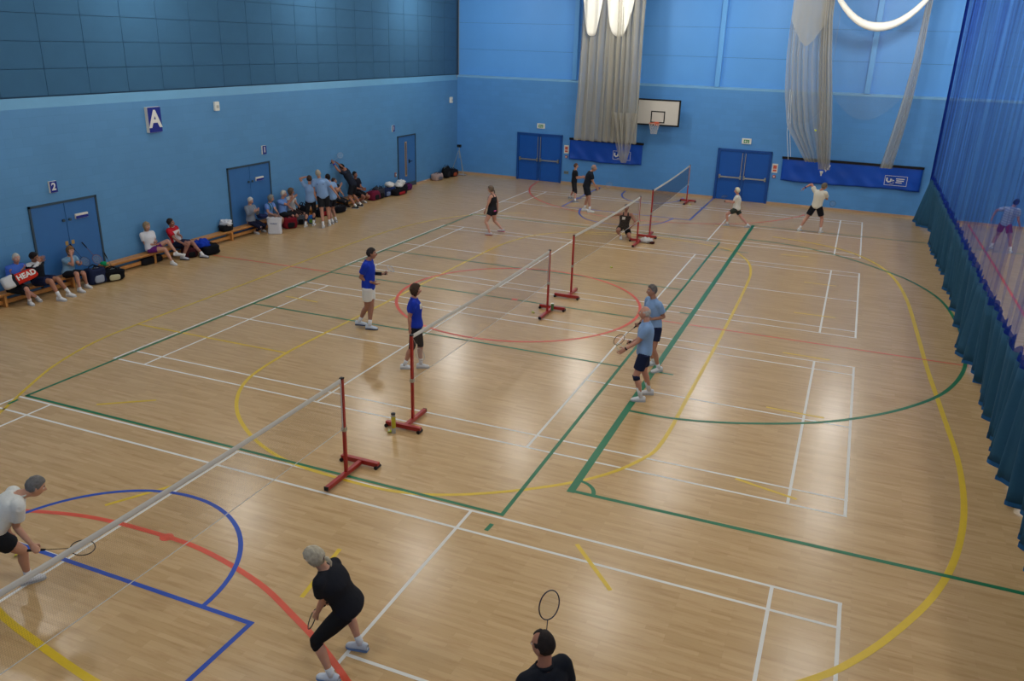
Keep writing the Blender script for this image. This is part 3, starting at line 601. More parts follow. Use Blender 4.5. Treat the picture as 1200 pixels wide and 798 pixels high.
# solved joint positions (metres) of every figure
PJ = {
 'white_left':(1.75,1.12,[(-2.057,-3.815,0.833),(-1.88,-3.536,1.176),(-1.79,-3.394,1.227),(0.506,0.862,0),(0.489,0.77,-0.41),(-2.14,-3.767,0.813),(-2.407,-3.716,0.432),(-2.681,-3.755,0.08),(0.449,0.893,0),(-2.063,-3.475,1.134),(-2.163,-3.536,0.871),(-2.178,-3.541,0.617),(-1.975,-3.863,0.813),(-1.912,-3.597,0.483),(-1.984,-3.555,0.08),(0.506,0.862,0),(-1.74,-3.664,1.134),(-1.828,-3.672,0.86),(-1.659,-3.654,0.671)]),
 'crouch':(1.66,1.16,[(2.113,-3.136,0.717),(1.935,-3.262,1.173),(1.867,-3.31,1.317),(-0.992,-0.128,0),(-0.943,-0.146,-0.299),(2.125,-3.228,0.697),(1.892,-3.42,0.424),(2.067,-3.427,0.076),(-0.992,-0.128,0),(1.975,-3.413,1.124),(1.944,-3.333,0.864),(1.841,-3.299,0.649),(2.101,-3.043,0.697),(1.88,-2.867,0.404),(2.083,-2.926,0.076),(-0.992,-0.128,0),(1.933,-3.084,1.124),(1.91,-3.057,0.852),(1.808,-3.028,0.637)]),
 'bottom':(1.76,1.10,[(4.443,-3.918,0.93),(4.443,-3.918,1.458),(4.417,-3.902,1.643),(-0.851,0.525,0),(-0.962,0.216,-0.169),(4.394,-3.998,0.91),(4.281,-3.874,0.498),(4.243,-3.798,0.08),(-0.851,0.525,0),(4.344,-4.078,1.4),(4.299,-3.947,1.145),(4.222,-3.77,0.978),(4.492,-3.838,0.91),(4.505,-3.953,0.476),(4.593,-4.098,0.08),(-0.851,0.525,0),(4.542,-3.758,1.4),(4.596,-3.731,1.116),(4.39,-3.6,1.19)]),
 'royal_man':(1.82,1.10,[(-3.25,5.83,0.956),(-3.247,5.833,1.511),(-3.176,5.878,1.673),(0.952,0.305,0),(0.885,0.465,0),(-3.28,5.923,0.936),(-3.194,5.837,0.503),(-3.195,5.733,0.083),(0.952,0.305,0),(-3.306,6.018,1.451),(-3.364,6.098,1.168),(-3.125,6.208,1.151),(-3.221,5.738,0.936),(-3.279,5.791,0.498),(-3.486,5.777,0.123),(0.952,0.305,0),(-3.188,5.647,1.451),(-3.32,5.638,1.182),(-3.103,5.746,1.077)]),
 'royal_woman':(1.68,1.10,[(-1.193,4.212,0.897),(-1.217,4.198,1.409),(-1.187,4.215,1.576),(0.889,0.459,0),(0.826,0.564,0),(-1.234,4.292,0.877),(-1.137,4.287,0.473),(-1.115,4.247,0.077),(0.889,0.459,0),(-1.291,4.349,1.353),(-1.318,4.393,1.081),(-1.256,4.444,0.851),(-1.152,4.132,0.877),(-1.23,4.12,0.457),(-1.375,4.069,0.077),(0.889,0.459,0),(-1.138,4.051,1.353),(-1.232,4.043,1.092),(-1.228,4.043,0.849)]),
 'bald':(1.78,1.08,[(3.15,4.671,0.924),(3.15,4.671,1.467),(3.104,4.661,1.638),(-0.956,-0.294,-0),(-0.992,-0.123,0),(3.177,4.582,0.904),(3.066,4.549,0.483),(3.176,4.584,0.081),(-0.956,-0.294,-0),(3.206,4.489,1.408),(3.059,4.5,1.154),(2.86,4.456,0.996),(3.123,4.76,0.904),(3.142,4.85,0.476),(3.242,4.953,0.081),(-0.956,-0.294,-0),(3.094,4.853,1.408),(3.085,4.964,1.136),(2.878,4.919,0.99)]),
 'rear_blue':(1.74,1.05,[(2.964,6.24,0.896),(2.906,6.229,1.423),(2.86,6.22,1.591),(-0.69,-0.724,-0),(-0.805,-0.593,-0),(3.028,6.179,0.876),(3.018,6.071,0.463),(3.147,6.129,0.08),(-0.69,-0.724,-0),(3.047,6.101,1.366),(3.139,6.196,1.111),(2.948,6.033,1.089),(2.899,6.302,0.876),(2.867,6.306,0.451),(2.97,6.443,0.08),(-0.69,-0.724,-0),(2.777,6.359,1.366),(2.762,6.404,1.083),(2.677,6.234,0.917)]),
 'tank_woman':(1.68,1.22,[(-4.739,15.841,0.783),(-4.748,15.838,1.296),(-4.803,15.814,1.452),(-1,-0.027,0),(-0.989,-0.148,0),(-4.737,15.742,0.763),(-4.859,15.585,0.403),(-4.658,15.488,0.077),(-1,-0.027,0),(-4.743,15.671,1.24),(-4.812,15.617,0.977),(-4.909,15.648,0.756),(-4.742,15.941,0.763),(-4.738,16.037,0.363),(-4.426,15.983,0.127),(-1,-0.027,0),(-4.752,16.006,1.24),(-4.641,16.058,0.991),(-4.643,16.047,0.748)]),
 'boy':(1.56,1.00,[(-4.268,22.954,0.749),(-4.247,22.961,1.225),(-4.23,22.966,1.392),(0.838,0.545,0),(0.883,0.47,0),(-4.31,23.017,0.729),(-4.347,23.195,0.393),(-4.513,23.252,0.071),(0.838,0.545,0),(-4.34,23.1,1.173),(-4.257,23.178,0.942),(-4.04,23.239,0.949),(-4.227,22.89,0.729),(-4.104,22.726,0.394),(-4.054,22.539,0.071),(0.838,0.545,0),(-4.158,22.82,1.173),(-4.14,22.879,0.923),(-3.931,22.959,0.951)]),
 'bald_black':(1.82,1.08,[(-3.156,21.066,0.953),(-3.025,21.106,1.491),(-2.925,21.137,1.64),(0.875,0.485,0),(0.956,0.292,0),(-3.202,21.15,0.933),(-3.111,21.156,0.497),(-3.208,21.109,0.083),(0.875,0.485,0),(-3.133,21.272,1.433),(-3.044,21.315,1.149),(-2.883,21.357,0.945),(-3.11,20.983,0.933),(-2.971,20.949,0.507),(-2.918,20.894,0.083),(0.875,0.485,0),(-2.945,20.931,1.433),(-2.893,21.007,1.147),(-2.759,21.076,0.93)]),
 'kneel':(1.72,1.05,[(-0.622,17.277,0.386),(-0.587,17.286,0.842),(-0.584,17.287,1.014),(0.281,-0.96,0),(0.331,-0.944,0),(-0.538,17.302,0.366),(-0.338,17.062,0.083),(-0.5,17.43,0.12),(-0.111,0.433,-0.894),(-0.415,17.337,0.785),(-0.241,17.294,0.565),(-0.393,17.232,0.376),(-0.706,17.252,0.366),(-0.713,16.834,0.314),(-0.663,17.159,0.079),(0.281,-0.96,0),(-0.768,17.233,0.785),(-1.02,17.34,0.712),(-1.156,17.141,0.648)]),
 'white_small':(1.52,1.20,[(2.447,21.179,0.637),(2.431,21.177,1.1),(2.393,21.172,1.259),(-0.988,-0.152,-0),(-0.993,-0.117,0),(2.461,21.091,0.617),(2.145,21.053,0.422),(2.199,21.073,0.069),(-0.988,-0.152,-0),(2.456,21.027,1.05),(2.317,21.059,0.844),(2.103,21.038,0.893),(2.434,21.266,0.617),(2.667,21.196,0.311),(2.943,21.118,0.069),(-0.988,-0.152,-0),(2.41,21.327,1.05),(2.309,21.368,0.824),(2.103,21.289,0.822)]),
 'white_man':(1.80,1.08,[(5.097,21.642,0.897),(5.157,21.644,1.443),(5.247,21.647,1.599),(0.392,0.92,0),(0.849,0.529,0),(5.01,21.679,0.877),(4.829,21.612,0.457),(4.642,21.466,0.082),(0.392,0.92,0),(4.973,21.72,1.384),(4.816,21.812,1.619),(4.609,21.726,1.486),(5.184,21.605,0.877),(5.335,21.676,0.469),(5.356,21.507,0.082),(0.392,0.92,0),(5.328,21.569,1.384),(5.398,21.75,1.16),(5.324,22,1.151)]),
 'beyond':(1.78,1.00,[(10.937,21.769,0.872),(11.034,21.754,1.406),(11.087,21.745,1.576),(0.409,0.912,0),(0.487,0.873,0),(10.858,21.805,0.852),(10.81,21.925,0.436),(10.667,21.755,0.081),(0.409,0.912,0),(10.85,21.833,1.348),(10.628,21.994,1.242),(10.55,21.933,1.004),(11.016,21.734,0.852),(11.13,21.588,0.449),(11.19,21.382,0.081),(0.409,0.912,0),(11.197,21.677,1.348),(11.247,21.698,1.06),(11.354,21.775,0.838)]),
 'stand_a':(1.72,1.00,[(-10.517,13.864,0.867),(-10.513,13.867,1.391),(-10.518,13.864,1.563),(-0.364,0.931,0),(-0.593,0.805,0),(-10.594,13.834,0.847),(-10.632,13.8,0.428),(-10.59,13.601,0.079),(-0.364,0.931,0),(-10.673,13.804,1.334),(-10.794,13.725,1.579),(-10.598,13.867,1.637),(-10.439,13.895,0.847),(-10.514,14.036,0.457),(-10.476,13.899,0.079),(-0.364,0.931,0),(-10.354,13.929,1.334),(-10.412,14.009,1.068),(-10.59,14.183,1.082)]),
 'stand_b':(1.84,1.10,[(-10.146,14.058,1.011),(-10.214,14.01,1.566),(-10.245,13.988,1.746),(-0.504,0.864,0),(-0.71,0.704,0),(-10.23,14.009,0.991),(-10.135,13.931,0.513),(-10.004,13.777,0.084),(-0.504,0.864,0),(-10.377,13.916,1.506),(-10.383,13.88,1.205),(-10.336,13.928,0.947),(-10.061,14.108,0.991),(-10.058,14.174,0.529),(-10.012,14.16,0.084),(-0.504,0.864,0),(-10.036,14.115,1.506),(-9.919,14.269,1.273),(-9.768,14.323,1.059)]),
 'stand_c':(1.74,1.00,[(-10.253,14.718,0.84),(-10.302,14.684,1.367),(-10.349,14.652,1.532),(-0.864,0.504,0),(-0.894,0.034,0.447),(-10.295,14.645,0.82),(-10.298,14.595,0.397),(-10.089,14.443,0.08),(-0.864,0.504,0),(-10.384,14.538,1.31),(-10.355,14.554,1.025),(-10.452,14.762,0.921),(-10.21,14.791,0.82),(-10.34,14.854,0.419),(-10.146,14.733,0.08),(-0.864,0.504,0),(-10.209,14.837,1.31),(-10.045,14.73,1.101),(-10.072,14.965,1.188)]),
 'stretch':(1.84,1.00,[(-11.062,17.275,0.856),(-11.312,17.167,1.347),(-11.41,17.103,1.489),(-0.996,-0.09,0),(-0.942,-0.108,-0.318),(-11.054,17.186,0.836),(-11.137,17.102,0.401),(-10.844,17.09,0.084),(-0.996,-0.09,0),(-11.268,16.983,1.294),(-11.327,16.723,1.439),(-11.482,16.698,1.654),(-11.07,17.364,0.836),(-11.191,17.453,0.411),(-10.919,17.53,0.084),(-0.996,-0.09,0),(-11.303,17.375,1.294),(-11.323,17.124,1.462),(-11.428,16.939,1.624)]),
 'sit_blue':(1.66,1.15,[(-11.339,3.541,0.438),(-11.38,3.745,0.9),(-11.31,3.732,1.053),(0.97,-0.243,0),(0.97,-0.243,0),(-11.316,3.631,0.418),(-10.916,3.562,0.427),(-11.041,3.678,0.076),(0.97,-0.243,0),(-11.335,3.884,0.85),(-11.463,3.725,0.666),(-11.329,3.566,0.787),(-11.361,3.451,0.418),(-11.033,3.663,0.305),(-11.142,3.96,0.076),(0.97,-0.243,0),(-11.416,3.562,0.85),(-11.361,3.745,0.654),(-11.186,3.761,0.819)]),
 'sit_track':(1.80,1.10,[(-11.33,4.198,0.426),(-11.35,4.186,0.862),(-11.25,4.134,1.01),(0.989,0.148,0),(0.903,0.349,-0.249),(-11.344,4.293,0.406),(-10.916,4.384,0.459),(-10.807,4.541,0.082),(0.989,0.148,0),(-11.376,4.378,0.803),(-11.254,4.116,0.734),(-11.08,4.138,0.928),(-11.316,4.103,0.406),(-10.884,4.169,0.468),(-10.715,4.203,0.082),(0.989,0.148,0),(-11.319,3.997,0.803),(-11.05,3.887,0.74),(-11.05,4.069,0.927)]),
 'sit_pale':(1.64,1.00,[(-11.33,5.016,0.393),(-11.33,5.125,0.778),(-11.268,5.125,0.93),(1,0,0),(1,0,0),(-11.33,5.096,0.373),(-10.933,5.12,0.427),(-11.032,5.241,0.075),(1,0,0),(-11.33,5.274,0.726),(-11.114,5.173,0.599),(-10.91,5.073,0.67),(-11.33,4.936,0.373),(-10.937,4.934,0.455),(-10.88,4.907,0.075),(1,0,0),(-11.33,4.947,0.726),(-11.074,4.969,0.642),(-11.13,5.019,0.868)]),
 'sit_white':(1.70,1.05,[(-11.33,7.684,0.444),(-11.45,7.695,0.891),(-11.38,7.666,1.046),(0.989,-0.148,0),(0.989,-0.148,0),(-11.317,7.77,0.424),(-11.036,8.003,0.624),(-10.82,8.055,0.292),(0.828,0.56,0),(-11.41,7.861,0.837),(-11.279,7.772,0.605),(-11.08,7.634,0.65),(-11.343,7.598,0.424),(-10.994,7.825,0.436),(-10.826,7.878,0.078),(0.989,-0.148,0),(-11.461,7.526,0.837),(-11.409,7.571,0.565),(-11.18,7.661,0.573)]),
 'sit_red':(1.80,1.08,[(-11.33,8.608,0.407),(-11.41,8.565,0.848),(-11.338,8.488,1.012),(0.97,0.243,0),(0.97,0.243,0),(-11.353,8.7,0.387),(-10.925,8.804,0.407),(-10.66,8.861,0.082),(0.97,0.243,0),(-11.446,8.758,0.79),(-11.226,8.592,0.68),(-10.999,8.463,0.669),(-11.307,8.516,0.387),(-10.879,8.596,0.458),(-10.964,8.421,0.082),(0.97,0.243,0),(-11.353,8.384,0.79),(-11.144,8.389,0.578),(-10.918,8.441,0.46)]),
 'sit_grey':(1.62,1.00,[(-11.33,11.798,0.478),(-11.36,11.832,0.945),(-11.289,11.801,1.102),(0.981,-0.196,0),(0.922,0.076,-0.379),(-11.315,11.875,0.458),(-11.106,12.156,0.27),(-11.361,12.359,0.074),(0.981,-0.196,0),(-11.325,11.987,0.892),(-11.177,11.954,0.672),(-11.03,11.839,0.814),(-11.345,11.721,0.458),(-11.043,11.88,0.257),(-11.351,12.007,0.074),(0.981,-0.196,0),(-11.388,11.67,0.892),(-11.229,11.593,0.691),(-11.03,11.634,0.809)]),
 'sit_scarf':(1.64,1.00,[(-11.33,12.683,0.486),(-11.35,12.796,0.858),(-11.284,12.792,1.022),(0.995,-0.1,0),(0.873,0.449,-0.192),(-11.322,12.762,0.466),(-10.954,12.888,0.364),(-11.113,13.088,0.075),(0.995,-0.1,0),(-11.331,12.943,0.806),(-11.148,12.812,0.656),(-10.958,12.68,0.602),(-11.338,12.604,0.466),(-10.938,12.594,0.431),(-11.065,12.669,0.075),(0.995,-0.1,0),(-11.363,12.618,0.806),(-11.212,12.524,0.603),(-10.98,12.503,0.553)]),
 'sit_bluehair':(1.72,1.00,[(-11.33,13.41,0.431),(-11.33,13.438,0.885),(-11.277,13.448,1.063),(0.999,-0.05,0),(0.849,0.526,-0.05),(-11.326,13.493,0.411),(-10.958,13.682,0.33),(-11.197,13.889,0.079),(0.999,-0.05,0),(-11.321,13.618,0.828),(-11.142,13.505,0.64),(-10.93,13.378,0.605),(-11.334,13.327,0.411),(-10.929,13.43,0.356),(-11.18,13.584,0.079),(0.999,-0.05,0),(-11.339,13.251,0.828),(-11.113,13.389,0.726),(-10.98,13.434,0.932)]),
 'sit_whiteshirt':(1.70,1.00,[(-11.33,13.897,0.449),(-11.33,13.854,0.92),(-11.27,13.838,1.086),(1,0,0),(0.849,0.518,-0.099),(-11.33,13.98,0.429),(-10.976,14.15,0.29),(-11.306,14.228,0.078),(1,0,0),(-11.33,14.029,0.864),(-11.142,13.896,0.704),(-10.94,13.768,0.643),(-11.33,13.814,0.429),(-10.938,13.888,0.308),(-11.263,13.929,0.078),(1,0,0),(-11.33,13.69,0.864),(-11.125,13.515,0.788),(-11,13.647,0.954)]),
 'sit_dark':(1.70,1.00,[(-11.33,16.484,0.468),(-11.33,16.496,0.935),(-11.289,16.404,1.089),(0.995,-0.1,0),(0.995,-0.1,0),(-11.322,16.566,0.448),(-11.112,16.892,0.296),(-11.297,17.171,0.078),(0.995,-0.1,0),(-11.313,16.663,0.879),(-11.133,16.534,0.707),(-10.939,16.4,0.635),(-11.338,16.402,0.448),(-11.003,16.613,0.319),(-11.25,16.815,0.078),(0.995,-0.1,0),(-11.347,16.326,0.879),(-11.124,16.338,0.71),(-11.03,16.404,0.928)]),
 'sit_behind':(1.74,1.00,[(-11.33,17.961,0.459),(-11.33,17.828,0.973),(-11.281,17.764,1.143),(0.989,-0.148,0),(0.989,-0.148,0),(-11.317,18.045,0.439),(-10.944,18.169,0.276),(-11.285,18.28,0.08),(0.989,-0.148,0),(-11.302,18.027,0.917),(-11.203,18.023,0.648),(-10.98,17.908,0.621),(-11.343,17.878,0.439),(-10.937,17.829,0.318),(-11.264,17.885,0.08),(0.989,-0.148,0),(-11.358,17.658,0.917),(-11.22,17.672,0.666),(-10.98,17.729,0.615)]),
}

# ------------------------------------------------------------------ people
def V3(p): return np.array(p, float)
def nrm(v): l = np.linalg.norm(v); return v / l if l > 1e-9 else v
SKIN = {}
def skin(c):
    if c not in SKIN: SKIN[c] = mat('skin', c, .55, noise_s=14, noise_a=.06, spec=.3)
    return SKIN[c]
M_lips = mat('lips', (.58, .32, .28), .5); M_eyew = mat('eye_white', (.82, .80, .77), .3); M_iris = mat('eye_iris', (.12, .09, .07), .2)
def frame_from(fwd, upv):
    f = nrm(V3(fwd)); u = V3(upv); u = nrm(u - f * (u @ f)); r = np.cross(f, u); return np.stack([r, f, u], 1)   # columns x right, y forward, z up
def ss(a, b, x): t = np.clip((x - a) / (b - a), 0, 1); return t * t * (3 - 2 * t)
NU, NV = 44, 30
def head_dirs():
    D = []
    for j in range(NV + 1):
        t = PI * j / NV
        for i in range(NU):
            a = 2 * PI * i / NU; D.append((math.sin(t) * math.sin(a), math.sin(t) * math.cos(a), math.cos(t)))
    return np.array(D)
HD_ = head_dirs()
HF_ = [(j * NU + i, (j + 1) * NU + i, (j + 1) * NU + (i + 1) % NU, j * NU + (i + 1) % NU) for j in range(NV) for i in range(NU)]
def head_shape(D):
    x, y, z = D[:, 0] * .076, D[:, 1] * .096, D[:, 2] * .118
    dz = D[:, 2]; dy = D[:, 1]; low = np.clip(-dz, 0, 1)
    x = x * (1 - .30 * low ** 1.3 * (dy > -2)); 
    y = np.where(dy < 0, y * (1 - .45 * low), y * (.95 + .05 * low))
    g = lambda cx, cz, sx, sz: np.exp(-((x - cx) / sx) ** 2 - ((z - cz) / sz) ** 2) * (dy > 0)
    y = y + .026 * g(0, -.022, .012, .020) + .012 * g(0, .0, .010, .022) - .008 * g(-.031, .008, .014, .011) - .008 * g(.031, .008, .014, .011) + .004 * g(-.03, .028, .018, .007) + .004 * g(.03, .028, .018, .007)
    y = y + .006 * g(0, -.058, .022, .006) + .005 * g(0, -.068, .018, .005) + .008 * g(0, -.096, .022, .014) - .003 * g(0, -.078, .02, .006)
    return np.stack([x, y, z], 1)
HS_ = head_shape(HD_)
def add_head(mb, HC, Mh, k, brow=True):
    P = (HS_ * k) @ Mh.T + HC
    fl = []; mi = []
    cen = [HS_[list(f)].mean(0) for f in HF_]
    o = len(mb.v); mb.v += [tuple(p) for p in P]
    for f, c in zip(HF_, cen):
        mb.f.append(tuple(i + o for i in f))
        m = 0
        if c[1] > .06:
            if abs(c[0]) < .024 and -.070 < c[2] < -.054: m = 1
            elif .014 < abs(c[0]) < .046 and .020 < c[2] < .032: m = 2
        mb.m.append(m)
    for s in (-1, 1):
        mb.ell(HC + Mh @ np.array((s * .078, -.004, -.008)) * k, (.009 * k, .019 * k, .031 * k), 10, 8, 0, Mh)
def add_hand(mb, w, d, n, k, curl, hs, small=1.):
    """w wrist, d along the hand, n palm normal, hs: +1 right thumb side sign"""
    s = nrm(np.cross(d, n)); n = nrm(np.cross(s, d)); kk = k * small
    mb.tube([w - d * .02 * kk, w + d * .02 * kk, w + d * .055 * kk, w + d * .092 * kk], [(.027 * kk, .019 * kk), (.035 * kk, .018 * kk), (.042 * kk, .016 * kk), (.040 * kk, .012 * kk)], 10, lat=s, round_end=True)
    for i, (off, ln) in enumerate(((.031, .92), (.011, 1.05), (-.010, 1.0), (-.030, .78))):
        b = w + (d * .088 + s * off * hs) * kk; dr = nrm(d + s * hs * off * 1.5); pts = [b - dr * .012 * kk, b]; a = 0
        for q, l in enumerate((.042, .027, .021)):
            a += curl * (1, 1.05, .7)[q] * (.85 + .08 * i); v = dr * math.cos(a) + n * math.sin(a); pts.append(pts[-1] + v * l * ln * kk)
        mb.tube(pts, [.0095 * kk, .009 * kk, .0085 * kk, .0078 * kk, .006 * kk], 7, lat=s, round_end=True)
    b = w + (d * .025 + s * hs * .030 + n * .006) * kk; d1 = nrm(d * .65 + s * hs * .75 + n * .35); d2 = nrm(d * .85 + s * hs * (.35 - .5 * curl) + n * (.35 + .6 * curl))
    mb.tube([b, b + d1 * .038 * kk, b + d1 * .038 * kk + d2 * .032 * kk, b + d1 * .038 * kk + nrm(d2 + n * .3) * .055 * kk], [.014 * kk, .0115 * kk, .010 * kk, .007 * kk], 7, lat=n, round_end=True)
BAKE = []
def remeshed(mb, name, mats, parent, vox, smooth=2, extras=None, post=None):
    o = mb.build(name, mats, parent); md = o.modifiers.new('r', 'REMESH'); md.mode = 'VOXEL'; md.voxel_size = vox; md.use_smooth_shade = True
    if smooth: m2 = o.modifiers.new('s', 'SMOOTH'); m2.iterations = smooth; m2.factor = .5
    BAKE.append((o, extras, post)); return o
KEYS = ['pel', 'neck', 'head', 'F', 'HD'] + [a + s for s in 'LR' for a in ('hip', 'kn', 'an', 'toe', 'sh', 'el', 'wr')]
def torso(mb, J, k, sex, g, t0, t1, infl, lat, n=20):
    up_ = J['neck'] - J['pel']; L = np.linalg.norm(up_); u = up_ / L
    if sex == 'm': S = [(-.16, .10, .085), (-.06, .150, .112), (.06, .158, .115), (.25, .148, .108), (.42, .150, .110), (.62, .170, .120), (.78, .182, .115), (.88, .165, .095), (.95, .10, .075), (1.0, .065, .062)]
    else: S = [(-.16, .10, .09), (-.06, .160, .120), (.06, .166, .120), (.25, .140, .104), (.42, .138, .106), (.62, .158, .130), (.78, .162, .108), (.88, .145, .088), (.95, .09, .07), (1.0, .058, .056)]
    T = [s[0] for s in S]; pts = []; rad = []
    for i in range(15):
        t = t0 + (t1 - t0) * i / 14
        w = np.interp(t, T, [s[1] for s in S]); d = np.interp(t, T, [s[2] for s in S])
        bow = J['F'] * (-.03 * k * math.sin(PI * min(max(t, 0), 1)) if J.get('lean') else 0)
        pts.append(J['pel'] + u * L * t + bow); rad.append((w * k * g + infl, d * k * g + infl))
    mb.tube(pts, rad, n, lat=lat)
def limb(mb, pts, rad, n=12, **kw):
    # resample with smooth radii
    P = []; R = []
    for i in range(len(pts) - 1):
        for q in range(4): t = q / 4; P.append(pts[i] * (1 - t) + pts[i + 1] * t); R.append(rad[i] * (1 - t) + rad[i + 1] * t)
    P.append(pts[-1]); R.append(rad[-1]); mb.tube(P, R, n, round_end=kw.get('re', True))
PEOPLE = {}
def make_person(name, label, sex='m', sk=(.74, .55, .45), hair=('short', (.4, .38, .36)), top=None, bottom=None, sock=(.85, .85, .85), sole=(.7, .7, .7), shoe=(.85, .85, .85), curlL=.35, curlR=.35, gripL=None, gripR=None,
                fine=.014, extras=None, group=None, sockh=.1):
    H, g, arr = PJ[name]; J = {q: V3(a) for q, a in zip(KEYS, arr)}; k = H / 1.75; PEOPLE[name] = J
    base = (J['anL'] + J['anR']) / 2; base[2] = 0
    for q in J:
        if q not in ('F', 'HD', 'toeL', 'toeR'): J[q] = J[q] - base
    J['base'] = base
    root = thing('person', label, 'person', tuple(base), 0, group)
    lat = nrm(J['shR'] - J['shL']); spine = nrm(J['neck'] - J['pel'])
    hup = nrm(J['head'] - J['neck']); Mh = frame_from(J['HD'], hup)
    hc = J['head']
    body = MB(); torso(body, J, k, sex, g, -.12, 1.0, 0, lat)
    nb = hc - Mh @ np.array((0, .012, .06)) * k
    body.tube([J['neck'] - spine * .05 * k, J['neck'] + spine * .01, nb, hc], [.062 * k, .056 * k, .054 * k, .05 * k], 14)
    sh_r = .056 if sex == 'm' else .048
    for s in 'LR':
        sg = -1 if s == 'L' else 1
        body.tube([J['neck'] - spine * .045 * k, J['sh' + s]], [.055 * k, (sh_r + .004) * k * g], 12, round_end=True)
        limb(body, [J['sh' + s], J['sh' + s] * .5 + J['el' + s] * .5, J['el' + s], J['el' + s] * .72 + J['wr' + s] * .28, J['wr' + s]], [sh_r * k * g, .047 * k * g, .038 * k, .039 * k, .026 * k])
        hp, kn, an = J['hip' + s], J['kn' + s], J['an' + s]
        calf = kn * .68 + an * .32
        bk = nrm(np.cross(np.cross(an - kn, J['toe' + s]), an - kn))
        if bk @ J['toe' + s] > 0: bk = -bk
        limb(body, [hp, hp * .6 + kn * .4, kn, calf + bk * .012 * k, kn * .2 + an * .8, an], [.088 * k * g, .079 * k * g, .056 * k, .057 * k, .037 * k, .036 * k], 14)
        T = J['toe' + s]; body.tube([an + V3((0, 0, -.03)) * k - T * .03 * k, an - V3((0, 0, .045)) * k + T * .12 * k], [.035 * k, .025 * k], 10, lat=np.cross(T, (0, 0, 1)), round_end=True)
    ex = MB(); add_head(ex, hc, Mh, k * 1.0)
    for s, cu, gr in (('L', curlL, gripL), ('R', curlR, gripR)):
        d = nrm(J['wr' + s] - J['el' + s]); hs = 1 if s == 'R' else -1
        if gr is not None:
            hdir = nrm(V3(gr) - (J['wr' + s] + base)); sv = hdir - d * (hdir @ d)
            sv = nrm(sv) if np.linalg.norm(sv) > .15 else nrm(np.cross(d, (0, 0, 1)))
            n = np.cross(sv * 1, d) * hs; cu = 1.15
            add_hand(ex, J['wr' + s], d, n, k, cu, hs, .95 if sex == 'm' else .88)
        else:
            inward = nrm(J['pel'] * .4 + J['neck'] * .6 - J['wr' + s]); n = inward - d * (inward @ d)
            add_hand(ex, J['wr' + s], d, nrm(n), k, cu, hs, .95 if sex == 'm' else .88)
    remeshed(body, 'body', [skin(sk), M_lips, cloth(tuple(c * .8 for c in hair[1]))], root, fine, 2, ex)
    for s in (-1, 1):
        e = MB(); c = hc + Mh @ np.array((s * .031, .074, .008)) * k; e.ell(c, (.0125 * k,) * 3, 10, 8); e.ell(c + Mh @ np.array((0, .0085, 0)) * k, (.006 * k, .005 * k, .006 * k), 8, 6, 1, Mh); e.build('eye', [M_eyew, M_iris], root, smooth=True)
    # hair
    st, hcol = hair[:2]; hm = mat('hair', hcol, .75, noise_s=28, noise_a=.5, bump=.8, spec=.2)
    D = HD_; dy, dz, dx = D[:, 1], D[:, 2], D[:, 0]
    line = np.interp(dy, [-1, -.3, .1, .35, .62, 1], {'bob': [-.95, -.9, -.75, -.35, .42, .50], 'tail': [-.62, -.55, -.42, -.05, .40, .48]}.get(st, [-.55, -.40, -.18, .12, .50, .54]))
    mk = ss(-.06, .06, dz - line)
    if st == 'bald': mk = mk * (1 - ss(.30, .50, dz + .25 * dy)) 
    if st == 'thin': mk = mk * (1 - .0 * dz) * (1 - ss(.5, .75, dz) * ss(-.2, .15, dy) * (np.abs(dx) > .12))
    if st == 'recede': mk = mk * (1 - ss(.62, .8, dz) * ss(-.75, -.45, dy) * (1 - ss(.9, .6, dz) * 0)) if False else mk * (1 - ss(-.1, .2, dy) * ss(.15, .3, np.abs(dx)) * (dz > .35))
    th = {'bald': .006, 'short': .012, 'crop': .008, 'bob': .022, 'tail': .012, 'recede': .009, 'thin': .008, 'curly': .024, 'tail': .02}.get(st, .014)
    nz = np.array([noise.noise(Vector(d * (9 if st == 'curly' else 4))) for d in D]) * th * .45
    if st in ('bob', 'tail', 'short', 'curly'):
        az = np.arctan2(dx, -dy); nz = nz + th * .38 * np.sin(az * (17 if st != 'short' else 11) + 3 * np.sin(dz * 4)) * (1 - dz ** 4)
    scale = 1 + (mk * (th + nz) / .1 + (1 - mk) * -.10)
    Q = HS_ * scale[:, None] + np.array((0, -.002, .004)); 
    if st == 'bob': Q[:, 0] *= 1 + .12 * np.clip(-dz, 0, 1); Q[:, 2] -= .02 * np.clip(-dz, 0, 1) * mk
    P = (Q * k) @ Mh.T + hc
    hb = MB().add(P, HF_)
    if st == 'tail':
        a = hc + Mh @ np.array((0, -.095, -.01)) * k; hb.tube([a, a + Mh @ np.array((0, -.035, -.02)) * k, a + Mh @ np.array((0, -.045, -.08)) * k, a + Mh @ np.array((0, -.03, -.13)) * k], [.016 * k, .024 * k, .02 * k, .008 * k], 10, round_end=True)
    ho = hb.build('hair', hm, root, smooth=True)
    if st == 'tail': MB().tube([a, a + Mh @ np.array((0, -.018, -.004)) * k], .021 * k, 10).build('hair_band', cloth((.3, .08, .2)), root)
